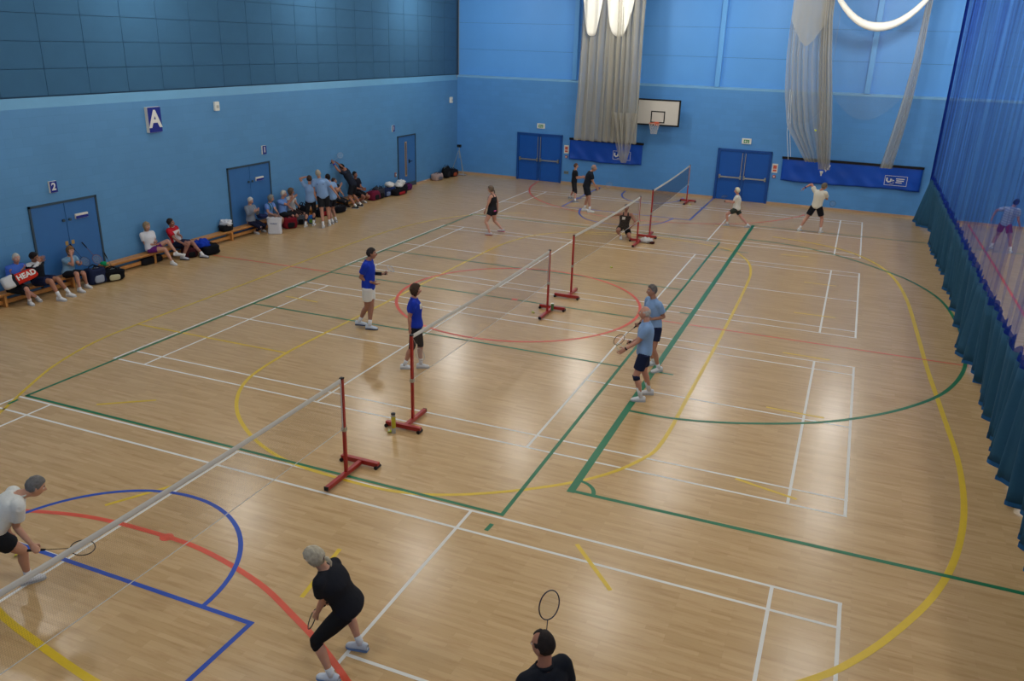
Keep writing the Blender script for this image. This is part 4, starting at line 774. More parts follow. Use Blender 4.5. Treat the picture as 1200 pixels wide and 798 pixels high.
    # top
    if top:
        c, kind = top[0], top[1]
        sb = MB(); sleeve = {'tee': .62, 'polo': .62, 'tank': 0, 'long': 2}[kind]
        loose = .016 if kind != 'tank' else .010
        torso(sb, J, k, sex, g, -.14 if kind != 'tank' else -.10, 1.0 if kind != 'tank' else .84, loose, lat)
        cut = top[3] if len(top) > 3 else None
        if kind == 'tank':
            for sx in (-1, 1):
                f0 = nrm(np.cross(spine, lat)); 
                for ff in (-1, 1):
                    a0 = J['pel'] + (J['neck'] - J['pel']) * .78 + lat * sx * .085 * k + f0 * ff * .095 * k; a1 = J['neck'] - spine * .03 * k + lat * sx * .074 * k + f0 * ff * .068 * k; a2 = J['neck'] + spine * .012 * k + lat * sx * .078 * k
                    sb.tube([a0, a1, a2], [(.036 * k, .022 * k), (.028 * k, .018 * k), (.026 * k, .018 * k)], 8, lat=lat)
        else:
            for s in 'LR':
                sb.tube([J['neck'] - spine * .05 * k, J['sh' + s]], [.056 * k + loose, (sh_r + .010) * k * g + .006], 14, round_end=True)
                a, b_ = J['sh' + s], J['el' + s]
                if sleeve < 1:
                    e = a + (b_ - a) * sleeve; sb.tube([a, a * .5 + e * .5, e], [sh_r * k * g + .014, sh_r * k * g + .016, sh_r * k * g + .018], 14)
                else: limb(sb, [a, b_, J['wr' + s]], [sh_r * k * g + .014, .055 * k, .038 * k], 14, re=False)
        post_ = top[2] if len(top) > 2 else None
        mats = [cloth(c)] + ([cloth(post_)] if post_ else [])
        pf = None
        if post_:
            def pf(co, J=J, lat=lat, cut=cut):
                u = J['neck'] - J['pel']; L = np.linalg.norm(u); t = (co - J['pel']) @ (u / L) / L; l = np.abs((co - J['pel'] * .5 - J['neck'] * .5) @ lat)
                return cut(t, l)
        remeshed(sb, {'tee': 'shirt', 'polo': 'polo_shirt', 'tank': 'vest_top', 'long': 'jacket'}[kind], mats, root, fine, 2, None, pf)
        if kind == 'polo':
            R_ = []; cl = frame_from(J['F'], spine)
            for q in range(16):
                a = 2 * PI * q / 16; R_.append(J['neck'] + cl @ np.array((math.sin(a) * .068, math.cos(a) * .070 + .008, .008 - .014 * math.cos(a))) * k)
            MB().tube(R_, (.020 * k, .007 * k), 6, lat=spine, closed=True).build('collar', cloth(top[4] if len(top) > 4 else c), root, smooth=True)
    # bottom
    if bottom:
        c, fr = bottom[0], bottom[1]
        pb = MB(); torso(pb, J, k, sex, g, -.13, .16, .008, lat)
        for s in 'LR':
            hp, kn, an = J['hip' + s], J['kn' + s], J['an' + s]
            if fr <= 1:
                e = hp + (kn - hp) * fr; pb.tube([hp + (hp - kn) * .05, hp, hp * .5 + e * .5, e], [.09 * k * g, .094 * k * g + .008, .090 * k * g + (.010 if sex == 'm' else .004), (.080 if sex == 'm' else .076) * k * g + (.014 if sex == 'm' else .004)], 16)
            else:
                e = kn + (an - kn) * (fr - 1); limb(pb, [hp, hp * .5 + kn * .5, kn, e], [.092 * k * g + .004, .084 * k * g, .066 * k, (.060 if fr < 1.6 else .050) * k], 16, re=False)
        remeshed(pb, 'shorts' if fr < 1 else ('cropped_leggings' if fr < 1.6 else 'trousers'), cloth(c), root, fine, 2)
    # socks and shoes
    for s in 'LR':
        an, kn, T = J['an' + s], J['kn' + s], nrm(J['toe' + s]); sd = nrm(kn - an)
        if sock: MB().tube([an - sd * .01, an + sd * sockh * .5 * k, an + sd * sockh * k], [.041 * k, .040 * k, (.041 + .05 * max(0, sockh - .1)) * k], 12).build('sock', cloth(sock), root, smooth=True)
        upv = sd - T * (sd @ T); upv = nrm(upv) if np.linalg.norm(upv) > .2 else V3((0, 0, 1))
        Fm = frame_from(T, upv if abs(T[2]) > .3 else (0, 0, 1))
        low = .078
        prof = [(-.085, .026, .050), (-.070, .036, .062), (-.03, .040, .066), (.02, .042, .060), (.07, .046, .046), (.12, .047, .036), (.155, .038, .028), (.172, .020, .018)]
        vs = []; n = 14
        for (yy, w, h) in prof:
            for q in range(n):
                a = 2 * PI * q / n; zz = math.sin(a); zz = zz * h * (1 if zz > 0 else .45) - low + h * .45 + .012
                vs.append(an + Fm @ np.array((math.cos(a) * w, yy, zz)) * k)
        fs = [(i * n + q, i * n + (q + 1) % n, (i + 1) * n + (q + 1) % n, (i + 1) * n + q) for i in range(len(prof) - 1) for q in range(n)] + [tuple(range(n)), tuple((len(prof) - 1) * n + q for q in range(n))[::-1]]
        so = MB().add(vs, fs).build('shoe', cloth(shoe, .6), root, smooth=True)
        vs = []; out = [(-.088, .030), (-.06, .040), (0, .043), (.07, .049), (.13, .049), (.165, .034), (.178, .012)]
        ring = [(x, y_) for y_, x in out] + [(-x, y_) for y_, x in reversed(out)]
        for z_ in (-low - .001, -low + .022): vs += [an + Fm @ np.array((x, y_, z_)) * k for x, y_ in ring]
        m_ = len(ring); fs = [tuple(range(m_)), tuple(range(m_, 2 * m_))[::-1]] + [(q, m_ + q, m_ + (q + 1) % m_, (q + 1) % m_) for q in range(m_)]
        MB().add(vs, fs).build('sole', cloth(sole, .6), so)
    if extras: extras(root, J, k, lat, spine, Mh)
    return root
def front_pt(J, k, t, l, d=.135):
    spine = J['neck'] - J['pel']; lat = nrm(J['shR'] - J['shL']); f = nrm(np.cross(nrm(spine), lat)); f = f if f @ J['F'] > 0 else -f
    return J['pel'] + spine * t + lat * l * k + f * d * k, lat, f, nrm(spine)
def badge(name, t, l, w, h, m, d=.137, back=False):
    def fn(root, J, k, lat, spine, Mh):
        c, la, f, s = front_pt(J, k, t, l, d); 
        if back: f = -f; c = J['pel'] + (J['neck'] - J['pel']) * t + la * l * k + f * d * k
        q = MB(); vs = [c + la * a * w * k + s * b_ * h * k + f * e for e in (-.03, .004) for a, b_ in ((-.5, -.5), (.5, -.5), (.5, .5), (-.5, .5))]
        q.add(vs, [(0, 1, 2, 3), (7, 6, 5, 4), (0, 4, 5, 1), (1, 5, 6, 2), (2, 6, 7, 3), (3, 7, 4, 0)]).build(name, m, root)
    return fn
def band(name, a, b, t0, t1, r, m):
    def fn(root, J, k, lat, spine, Mh):
        A, B = J[a], J[b]; MB().tube([A + (B - A) * t0, A + (B - A) * t1], r * k, 14).build(name, m, root, smooth=True)
    return fn
def multi(*fs): return lambda *a: [f(*a) for f in fs]

LB = (.50, .62, .78); BK = (.115, .12, .14); NV_ = (.10, .13, .24); RB = (.10, .20, .62); WH = (.83, .83, .81)
GR = (.50, .48, .46); GRW = (.74, .72, .68)
RK = {}   # racket head targets (world), keyed by holder
for a, b_, c in (('white_left', 'R', (-1.344, -3.363, .536)), ('crouch', 'R', (1.552, -2.961, .273)), ('bottom', 'R', (4.30, -3.45, 1.627)), ('royal_man', 'L', (-3.184, 6.654, 1.153)), ('royal_woman', 'R', (-1.014, 3.986, .458)),
    ('bald', 'R', (2.603, 5.175, .742)), ('rear_blue', 'R', (2.389, 6.054, .621)), ('boy', 'R', (-3.836, 23.399, .945)), ('bald_black', 'R', (-2.342, 21.21, 1.033)), ('white_small', 'L', (1.94, 21.451, .966)), ('white_man', 'R', (5.569, 22.315, .943)), ('stretch', 'L', (-11.434, 17.147, 1.947))):
    RK[a] = (b_, c)
def gk(n): s, c = RK[n]; return {'grip' + s: c}
make_person('white_left', 'grey haired man in white polo lunging at the left edge with a racket held low', 'm', hair=('short', (.42, .41, .40)), top=(WH, 'polo'), bottom=(BK, .6), fine=.011, sockh=.11, **gk('white_left'))
make_person('crouch', 'blonde woman in black top and cropped leggings crouching with her back to the camera', 'f', sk=(.76, .56, .46), hair=('tail', (.70, .66, .58)), top=((.115, .12, .145), 'tee'), bottom=((.10, .10, .11), 1.22), fine=.011, shoe=(.80, .82, .85), sole=(.45, .55, .7), sockh=.09, **gk('crouch'))
make_person('bottom', 'balding man in black shirt at the bottom edge holding his racket up', 'm', sk=(.66, .45, .36), hair=('recede', (.15, .12, .11)), top=((.10, .11, .14), 'polo'), bottom=(BK, .6), fine=.011, **gk('bottom'))
make_person('royal_man', 'man in royal blue polo and white shorts with name badge', 'm', sk=(.60, .42, .34), hair=('short', (.16, .14, .14)), top=(RB, 'polo'), bottom=(WH, .66), shoe=(.75, .78, .82), sole=(.2, .25, .35), sockh=.13, extras=multi(badge('name_badge', .70, -.09, .09, .06, M_paper), band('arm_sleeve', 'elL', 'wrL', .2, .95, .038, cloth(BK))), fine=.012, **gk('royal_man'))
make_person('royal_woman', 'brown haired woman in royal blue polo standing at the net post', 'f', sk=(.70, .50, .42), hair=('bob', (.26, .19, .15)), top=(RB, 'polo'), bottom=(BK, 1.12), extras=badge('name_badge', .74, .08, .09, .09, M_paper, .142), fine=.012, sockh=.12, **gk('royal_woman'))
make_person('bald', 'bald man in light blue shirt and navy shorts with a knee brace', 'm', sk=(.74, .54, .46), hair=('bald', (.66, .64, .62)), top=(LB, 'polo'), bottom=(NV_, .68), sockh=.2, curlL=.15, extras=multi(band('knee_brace', 'knL', 'anL', -.06, .16, .062, cloth(NV_)), band('wristwatch', 'elL', 'wrL', .90, 1.0, .032, M_black)), fine=.012, **gk('bald'))
make_person('rear_blue', 'grey haired player in light blue polo behind the bald man', 'm', sk=(.64, .46, .38), hair=('short', (.36, .34, .33)), top=(LB, 'polo'), bottom=(NV_, .6), fine=.012, sockh=.09, **gk('rear_blue'))
make_person('tank_woman', 'woman in black vest top with pink trim walking left', 'f', sk=(.74, .55, .47), hair=('tail', (.40, .34, .28)), top=(BK, 'tank'), bottom=(BK, .42), sock=None, shoe=(.75, .72, .74), sole=(.6, .2, .25), extras=badge('pink_trim', -.03, -.06, .17, .035, cloth((.85, .35, .62)), .148, True), fine=.014)
make_person('boy', 'youngster in black shirt and cropped trousers near the end wall', 'm', sk=(.72, .52, .44), hair=('short', (.34, .24, .18)), top=(BK, 'tee'), bottom=(BK, 1.2), fine=.014, shoe=(.5, .5, .52), **gk('boy'))
make_person('bald_black', 'bald man in black polo and shorts bending forward with a racket', 'm', sk=(.66, .48, .40), hair=('bald', (.5, .48, .46)), top=((.11, .125, .16), 'polo'), bottom=((.11, .125, .16), .7), sockh=.14, fine=.014, **gk('bald_black'))
make_person('kneel', 'man in black vest kneeling on one knee behind the net', 'm', sk=(.62, .42, .34), hair=('crop', (.42, .36, .33)), top=((.09, .075, .08), 'tank'), bottom=((.05, .05, .06), .6), extras=badge('chest_print', .66, .05, .10, .09, M_paper, .130), fine=.013)
make_person('white_small', 'white haired woman in white tee and dark green shorts facing left', 'f', sk=(.74, .54, .47), hair=('curly', (.85, .81, .70)), top=((.82, .81, .77), 'tee'), bottom=((.20, .23, .21), .62), fine=.013, shoe=(.6, .6, .62), **gk('white_small'))
make_person('white_man', 'man in white tee and black shorts stretching out his left arm', 'm', sk=(.70, .50, .42), hair=('short', (.42, .38, .32)), top=((.82, .80, .74), 'tee'), bottom=((.08, .08, .11), .72), sockh=.22, extras=band('wristband', 'elL', 'wrL', .82, 1.0, .034, cloth((.12, .18, .5))), fine=.013, **gk('white_man'))
make_person('beyond', 'player in striped pale shirt and maroon shorts seen through the blue netting', 'm', sk=(.66, .46, .40), hair=('short', (.10, .09, .09)), top=((.60, .66, .76), 'polo', (.44, .52, .68), lambda t, l: (np.floor(t * 22) % 3 == 0)), bottom=((.52, .08, .16), .62), sockh=.14, fine=.014)
make_person('stand_a', 'woman in light blue shirt and black trousers with a hand on her head', 'f', sk=(.70, .50, .42), hair=('short', (.24, .18, .15)), top=(LB, 'tee'), bottom=(BK, 1.7), fine=.015)
make_person('stand_b', 'grey haired man standing in light blue shirt with lettered back and black shorts', 'm', sk=(.70, .50, .42), hair=('short', (.62, .58, .52)), top=(LB, 'polo'), bottom=(BK, .72), fine=.015, curlR=.1, sockh=.12, extras=multi(badge('back_print', .74, 0, .22, .022, cloth((.16, .2, .4)), .128, True)))
make_person('stand_c', 'woman in light blue shirt looking up beside the grey haired man', 'f', sk=(.64, .46, .38), hair=('short', (.14, .11, .10)), top=(LB, 'tee'), bottom=((.10, .11, .15), .7), fine=.015)
make_person('stretch', 'player in dark clothing leaning with both hands on the wall', 'm', sk=(.62, .42, .34), hair=('short', (.08, .08, .09)), top=((.11, .13, .18), 'polo'), bottom=((.10, .11, .14), .78), fine=.015, curlR=.1, sockh=.1, shoe=(.2, .2, .22), extras=band('wristband', 'elL', 'wrL', .8, .98, .036, cloth((.1, .2, .7))))
make_person('sit_blue', 'white haired woman in blue polo holding the red racket bag on her lap', 'f', sk=(.74, .54, .47), hair=('short', (.70, .68, .64)), top=((.26, .40, .74), 'polo'), bottom=(BK, .95), fine=.014)
make_person('sit_track', 'man in black and white striped tracksuit top slumped on the bench', 'm', sk=(.62, .43, .34), hair=('short', (.12, .10, .10)), top=((.07, .08, .11), 'long', (.80, .80, .80), lambda t, l: ((t > .93) & (t < 1.2)) | (t < -.10)), bottom=(NV_, .8), fine=.014, sockh=.14)
make_person('sit_pale', 'blonde woman in pale blue tee resting chin on hand', 'f', sk=(.70, .50, .42), hair=('bob', (.46, .34, .22)), top=((.45, .58, .68), 'tee'), bottom=(BK, .9), fine=.014, sockh=.05)
make_person('sit_white', 'blonde woman in white polo and purple shorts with crossed legs', 'f', sk=(.72, .54, .46), hair=('bob', (.55, .48, .38)), top=((.80, .80, .82), 'polo'), bottom=((.38, .14, .42), .55), fine=.014, sockh=.04)
make_person('sit_red', 'man in red and white polo sitting on the bench', 'm', sk=(.60, .42, .36), hair=('short', (.18, .14, .13)), top=((.80, .78, .78), 'polo', (.68, .10, .16), lambda t, l: (t > .80) | (l > .165), (.85, .85, .85)), bottom=(NV_, .78), fine=.013, sockh=.1, shoe=(.7, .7, .72), sole=(.15, .15, .2))
make_person('sit_grey', 'white haired woman in grey long sleeved jumper and navy trousers seated by the door', 'f', sk=(.72, .54, .47), hair=('short', (.76, .74, .72)), top=((.46, .49, .54), 'long'), bottom=((.09, .11, .20), 1.75), fine=.014, sock=None)
make_person('sit_scarf', 'grey haired woman in blue tee with a green and white scarf', 'f', sk=(.70, .52, .44), hair=('bob', (.50, .50, .48)), top=((.38, .50, .74), 'tee', (.10, .33, .32), lambda t, l: (l < .07) & (l > .03) & (t > .3)), bottom=((.5, .42, .4), .9), fine=.014)
make_person('sit_bluehair', 'white haired man in light blue polo eating on the bench', 'm', sk=(.70, .50, .43), hair=('short', (.72, .70, .66)), top=((.42, .56, .80), 'polo'), bottom=(BK, .9), fine=.014)
make_person('sit_whiteshirt', 'brown haired woman in white shirt seated right of the white haired man', 'f', sk=(.66, .48, .40), hair=('bob', (.40, .32, .26)), top=((.74, .75, .76), 'tee'), bottom=((.2, .15, .15), .85), fine=.014)
make_person('sit_dark', 'brown haired person in dark clothes seated behind the standing group', 'f', sk=(.64, .46, .38), hair=('short', (.28, .20, .17)), top=(BK, 'tee'), bottom=(BK, 1.8), sock=None, shoe=(.15, .15, .16), fine=.015)
make_person('sit_behind', 'person in maroon top seated behind the leaning player', 'm', sk=(.60, .40, .33), hair=('short', (.10, .09, .09)), top=((.10, .10, .14), 'tee'), bottom=(BK, .7), fine=.015)

# bake bodies and clothes
bpy.context.view_layer.update(); dg = bpy.context.evaluated_depsgraph_get()
done = []
for o, ex, pf in BAKE:
    me = bpy.data.meshes.new_from_object(o.evaluated_get(dg)); done.append((o, me, ex, pf))
for o, me, ex, pf in done:
    nv = len(me.vertices); co = np.empty(nv * 3); me.vertices.foreach_get('co', co); co = co.reshape(-1, 3)
    mats = list(o.data.materials); fs = [tuple(p.vertices) for p in me.polygons]; mi = np.zeros(len(fs), int)
    if pf is not None:
        cen = np.array([co[list(f)].mean(0) for f in fs]); mi = np.asarray(pf(cen)).astype(int)
    vs = co.tolist(); mi = mi.tolist()
    if ex: vs += [list(p) for p in ex.v]; fs += [tuple(i + nv for i in f) for f in ex.f]; mi += ex.m
    m2 = bpy.data.meshes.new(o.name.split('.')[0]); m2.from_pydata(vs, [], fs); m2.update()
    for m in mats: m2.materials.append(m)
    m2.polygons.foreach_set('material_index', mi); m2.polygons.foreach_set('use_smooth', [True] * len(fs))
    o.modifiers.clear(); old = o.data; o.data = m2; bpy.data.meshes.remove(old); bpy.data.meshes.remove(me)

# ------------------------------------------------------------------ rackets
def racket(pos, head, label, col=(.12, .12, .16), grip=(.08, .08, .09), strc=(.75, .75, .7), nrm_=None, group=None):
    pos, head = Vector(pos), Vector(head); z = (head - pos).normalized()
    n = Vector(nrm_) if nrm_ else (CAM - pos); n = (n - z * n.dot(z)).normalized(); x = n.cross(z)
    t = thing('badminton_racket', label, 'racket', group=group)
    org = pos - z * .02
    t.matrix_world = Matrix(((x.x, n.x, z.x, org.x), (x.y, n.y, z.y, org.y), (x.z, n.z, z.z, org.z), (0, 0, 0, 1)))
    MB().tube([(0, 0, -.07), (0, 0, -.06), (0, 0, .09), (0, 0, .11)], [.016, .0145, .013, .009], 8).build('grip', mat('grip_wrap', grip, .8), t)
    MB().tube([(0, 0, .1), (0, 0, .355)], .0045, 6).build('shaft', mat('racket_shaft', col, .3), t)
    c = .475; MB().tube([(.10 * math.sin(2 * PI * k / 32), 0, c - .125 * math.cos(2 * PI * k / 32)) for k in range(32)], .0058, 6, lat=(0, 1, 0), closed=True).build('frame', mat('racket_frame', col, .3), t, smooth=True)
    s = MB()
    for k in range(-9, 10):
        x_ = k * .0105; h = .125 * math.sqrt(max(0, 1 - (x_ / .10) ** 2)); s.add([(x_ - .0005, 0, c - h), (x_ + .0005, 0, c - h), (x_ + .0005, 0, c + h), (x_ - .0005, 0, c + h)], [(0, 1, 2, 3)])
    for k in range(-11, 12):
        z_ = k * .0108; h = .10 * math.sqrt(max(0, 1 - (z_ / .125) ** 2)); s.add([(-h, .0006, c + z_ - .0005), (h, .0006, c + z_ - .0005), (h, .0006, c + z_ + .0005), (-h, .0006, c + z_ + .0005)], [(0, 1, 2, 3)])
    s.build('strings', mat('racket_strings', strc, .6), t, kind='stuff'); return t
RL = {'white_left': ('black racket held low by the man at the left edge', (.08, .08, .1), (.7, .7, .66)), 'crouch': ('dark racket in front of the crouching blonde woman', (.08, .08, .1), (.7, .7, .6)), 'bottom': ('dark framed racket held up at the bottom edge of the hall', (.16, .15, .22), (.75, .72, .6)),
      'royal_man': ('pale racket in the hand of the man in royal blue', (.5, .52, .58), (.75, .75, .75)), 'royal_woman': ('pale framed racket hanging from the hand of the woman in royal blue', (.68, .62, .56), (.75, .75, .7)), 'bald': ('white stringed racket in front of the bald man in light blue', (.78, .78, .68), (.85, .85, .75)),
      'rear_blue': ('dark racket with orange strings pointing down beside the bald man', (.12, .08, .14), (.85, .45, .28)), 'boy': ('racket held by the youngster in black', (.3, .3, .34), (.7, .7, .7)), 'bald_black': ('grey racket of the bald man in black near the end wall', (.45, .48, .54), (.6, .65, .75)),
      'white_small': ('dark racket held by the white haired woman', (.1, .14, .2), (.5, .5, .5)), 'white_man': ('racket hidden before the man in white tee and black shorts', (.2, .2, .25), (.7, .7, .7)), 'stretch': ('pale racket against the wall above the leaning player', (.5, .56, .65), (.7, .74, .8))}
for n, (s, h) in RK.items():
    J = PEOPLE[n]; d = nrm(J['wr' + s] - J['el' + s]); w = J['wr' + s] + J['base']; 
    hd = nrm(V3(h) - w); sv = hd - d * (hd @ d); sv = nrm(sv) if np.linalg.norm(sv) > .15 else nrm(np.cross(d, (0, 0, 1))); hs = 1 if s == 'R' else -1
    nn = nrm(np.cross(sv, d) * hs); pos = w + d * .08 + nn * .018
    lb, c, sc_ = RL[n]; racket(pos, h, lb, c, strc=sc_, nrm_=(.1, -.5, 1) if n in ('rear_blue', 'white_left', 'crouch') else ((1, -.3, .2) if n == 'royal_woman' else ((.75, -.45, .5) if n == 'bottom' else None)))

# ------------------------------------------------------------------ shuttlecocks and small kit
def shuttle(loc, label, m=M_yel, rot=(1.9, 0, .6), s=1.15, group=None):
    t = thing('shuttlecock', label, 'shuttlecock', loc, group=group); t.rotation_euler = rot
    MB().ell((0, 0, 0), (.013 * s, .013 * s, .014 * s), 10, 8).build('cork', M_white, t, smooth=True)
    sk_ = MB(); n = 16
    for k in range(n):
        a0, a1 = 2 * PI * k / n, 2 * PI * (k + .8) / n
        v = [(.011 * s * math.cos(a0), .011 * s * math.sin(a0), .008 * s), (.011 * s * math.cos(a1), .011 * s * math.sin(a1), .008 * s), (.033 * s * math.cos(a1), .033 * s * math.sin(a1), .075 * s), (.033 * s * math.cos(a0), .033 * s * math.sin(a0), .075 * s)]
        sk_.add(v, [(0, 1, 2, 3)])
    sk_.build('skirt', m, t); return t
shuttle((-.26, 1.60, .03), 'yellow shuttlecock lying beside the shuttle tube'); shuttle((-.23, 1.55, .035), 'yellow shuttlecock touching the foot of the shuttle tube', rot=(1.8, .3, 2.4))
shuttle((-.43, 8.50, .03), 'yellow shuttlecock on the floor left of the centre circle post')
shuttle((.075, 13.4, .03), 'yellow shuttlecock alone on the floor past the centre circle'); shuttle((.17, 24.5, .03), 'yellow shuttlecock by the farthest net post')
shuttle((-2.6, -3.2, .03), 'yellow shuttlecock on the floor behind the lunging man'); shuttle((4.5, 25.0, 3.2), 'yellow shuttlecock caught in the hanging cricket net')
shuttle((4.98, 24.8, 1.55), 'white shuttlecock in the air above the man in white tee', M_white, (.2, 0, 0), 2.0)
t = thing('shuttle_tube', 'silver and yellow shuttlecock tube standing by the red post foot', 'tube', (-.16, 1.58, 0))
MB().tube([(0, 0, 0), (0, 0, .34)], .035, 20).build('tube_body', mat('silver_card', (.66, .66, .64), .35, metal=.3), t, smooth=False)
MB().tube([(.004, -.004, .10), (.004, -.004, .3)], .0345, 20).build('label_band', cloth((.72, .66, .2)), t); MB().tube([(0, 0, .335), (0, 0, .352)], .037, 20).build('lid', M_black, t)
t = thing('shuttle_tube', 'small green tube behind the post in the centre circle', 'tube', (.02, 8.62, .09)); MB().tube([(0, 0, 0), (0, 0, .16)], .033, 16).build('tube_body', cloth((.3, .42, .25)), t); MB().tube([(0, 0, .155), (0, 0, .168)], .035, 16).build('lid', M_white, t)

def lump(sx, sy, sz, e=.5, am=.06, sc=3, seed=0, nu=20, nv=14):
    mb = MB(); f = lambda c, q: math.copysign(abs(c) ** q, c)
    def fn(u, v):
        a = 2 * PI * u; b_ = PI * (v - .5); x = f(math.cos(b_), e) * f(math.cos(a), e); y_ = f(math.cos(b_), e) * f(math.sin(a), e); z = f(math.sin(b_), e)
        n = 1 + am * noise.noise(Vector((x * sc * .5 + seed, y_ * sc * .5, z * sc * .5))) * 2
        return (x * sx / 2 * n, y_ * sy / 2 * n, (z * .5 + .5) * sz * (n if z > 0 else 1))
    return grid(nu, nv, fn)
def bag(name, label, cat, loc, rz, size, col, e=.45, handles=(.08, .08, .09), pocket=None, seed=1, am=.07, group=None, strap=True):
    t = thing(name, label, cat, loc, rz, group); sx, sy, sz = size
    lump(sx, sy, sz, e, am, 3, seed).build('bag_body', cloth(col), t, smooth=True)
    if strap:
        for s in (-1, 1):
            MB().tube([(-sx * .22, s * sy * .3, sz * .75), (-sx * .16, s * sy * .25, sz * 1.08), (0, s * sy * .12, sz * 1.2), (sx * .16, s * sy * .25, sz * 1.08), (sx * .22, s * sy * .3, sz * .75)], (.016, .005), 6).build('handle', cloth(handles), t, smooth=True)
        MB().tube([(-sx * .42, 0, sz * .93), (0, 0, sz * 1.0), (sx * .42, 0, sz * .93)], .008, 5).build('zip', M_steel, t)
    if pocket: lump(sx * .5, sy * .2, sz * .5, .5, .04, 3, seed + 3, 14, 8).build('pocket', cloth(pocket), t, smooth=True).location = (0, -sy * .47, sz * .12)
    return t
# red racket bag on the lap of the seated woman
t = thing('racket_bag', 'red, white and black racket bag on the lap of the woman in blue', 'bag', (-11.0, 3.62, .56), PI / 2 - .15)
t.rotation_euler = (-.40, -.22, PI / 2 - .2)
lump(.62, .2, .25, .42, .05, 2, 3, 24, 14).build('bag_body', cloth((.74, .17, .11)), t, smooth=True)
o = lump(.30, .215, .29, .5, .05, 2, 4, 18, 12).build('white_end', cloth((.78, .78, .78)), t, smooth=True); o.location = (-.30, 0, -.01)
o = lump(.12, .22, .29, .5, .05, 2, 4, 18, 12).build('black_panel', cloth(BK), t, smooth=True); o.location = (-.2, 0, -.01)
text('lettering', 'HEAD', .165, M_white, t, (.07, -.112, .135), bold=.006)
bag('sports_bag', 'dark navy bag with pale stripe on the floor beside the woman in pale blue', 'bag', (-11.15, 5.62, 0), 1.4, (.5, .36, .40), (.10, .13, .24), pocket=(.55, .58, .64), seed=2)
bag('sports_bag', 'black bag with cream panels at the end of the long bench', 'bag', (-11.02, 6.02, 0), 1.2, (.55, .34, .30), (.05, .05, .07), pocket=(.70, .68, .55), seed=5)
for k, (y, h, c, lb) in enumerate(((5.50, .95, (.10, .15, .30), 'blue topped racket leaning on the door behind the woman in pale blue'), (5.85, .92, (.5, .3, .3), 'red shafted racket leaning handle up against the double door'))):
    racket((-11.52, y - .1, h), (-11.3, y + .12, .42), lb, c, grip=(.05, .06, .12))
racket((-11.42, 6.25, .55), (-11.25, 6.22, .32), 'dark round racket head resting on the black bag by the bench', (.08, .12, .14))
o = thing('green_ball', 'bright green cap lying on the bags by the bench end', 'cap', (-11.25, 6.0, .38)); lump(.16, .14, .09, .8, .05, 2, 1, 14, 8).build('crown', cloth((.05, .55, .35)), o, smooth=True)
o.name = 'green_cap'
MB().box(.04, .15, -.05, .05, .0, .012).build('peak', cloth((.05, .45, .3)), o)
bag('towel_bag', 'black bag topped with a white towel on the long bench', 'bag', (-11.42, 10.75, .325), 1.5, (.42, .28, .2), (.08, .08, .1), seed=3, strap=False)
o = lump(.40, .26, .2, .8, .22, 5, 7).build('towel', cloth((.80, .80, .82)), None, smooth=True, label='crumpled white towel lying on the black bag on the bench', cat='towel'); o.location = (-11.42, 10.76, .46)
bag('sports_bag', 'black bag under a bright blue jacket on the floor by the long bench', 'bag', (-10.78, 9.25, 0), 1.3, (.55, .42, .30), (.05, .06, .08), seed=6)
o = lump(.40, .42, .22, .8, .25, 4, 9).build('jacket', cloth((.06, .20, .62)), None, smooth=True, label='bright blue jacket draped over the black bag by the bench', cat='jacket'); o.location = (-10.86, 9.08, .22)
bag('sports_bag', 'black and red bag between the feet of the man in red', 'bag', (-11.0, 8.72, 0), 1.2, (.42, .30, .30), (.22, .07, .10), pocket=(.06, .06, .08), seed=8)
bag('holdall', 'dark holdall under the bench below the woman in white', 'bag', (-11.42, 7.7, .0), PI / 2, (.75, .16, .2), (.09, .09, .11), seed=11, strap=False)
# white carrier bag
t = thing('carrier_bag', 'white carrier bag with faint blue print on the floor before the scarf woman', 'bag', (-10.84, 12.33, 0), .45)
def cb(u, v):
    a = 2 * PI * u; q = .45; f = lambda c: math.copysign(abs(c) ** q, c); w = 1 + .04 * math.sin(v * 9 + a * 2) + .12 * v * v; return (f(math.cos(a)) * .23 * w, f(math.sin(a)) * .13 * w * (1 - .35 * v), .0 + .56 * v + .02 * math.sin(a * 3) * v)
grid(40, 12, cb).build('bag_body', cloth((.80, .80, .82), .5), t, smooth=True, solid=.004)
MB().box(-.2, .2, -.11, .11, .0, .01).build('bag_base', cloth((.75, .75, .77)), t)
lump(.36, .18, .12, .7, .2, 4, 5).build('bag_fill', cloth((.72, .72, .75)), t, smooth=True).location = (0, 0, .44)
t.scale = (.92, .92, .92)
pm_ = MB()
for q in range(7): pm_.box(-.13 + q * .037, -.105 + q * .037, -.137, -.13, .36, .385 + .01 * (q % 2))
pm_.build('print', cloth((.45, .5, .66)), t)
bag('sports_bag', 'dark red bag with black base right of the white carrier bag', 'bag', (-10.93, 13.2, 0), 1.0, (.5, .34, .36), (.42, .07, .12), pocket=(.08, .08, .1), seed=12)
bag('backpack', 'black backpack standing between the seated pair and the standing players', 'backpack', (-11.15, 14.25, 0), 1.2, (.36, .3, .56), (.06, .07, .10), e=.6, pocket=(.35, .37, .40), seed=13)
bag('backpack', 'grey and black rucksack on the floor in front of the black backpack', 'backpack', (-10.98, 13.85, 0), .8, (.34, .26, .32), (.30, .32, .35), e=.6, pocket=(.06, .06, .08), seed=14)
o = bag('carrier_bag', 'small blue, white and green plastic bag by the feet of the standing woman', 'bag', (-10.75, 14.15, 0), .6, (.26, .18, .28), (.20, .42, .72), e=.7, pocket=(.45, .62, .25), seed=15, strap=False)
bag('sports_bag', 'dark bag with red trim behind the feet of the standing players', 'bag', (-11.15, 15.4, 0), 1.4, (.7, .32, .30), (.07, .07, .10), pocket=(.5, .08, .12), seed=16)
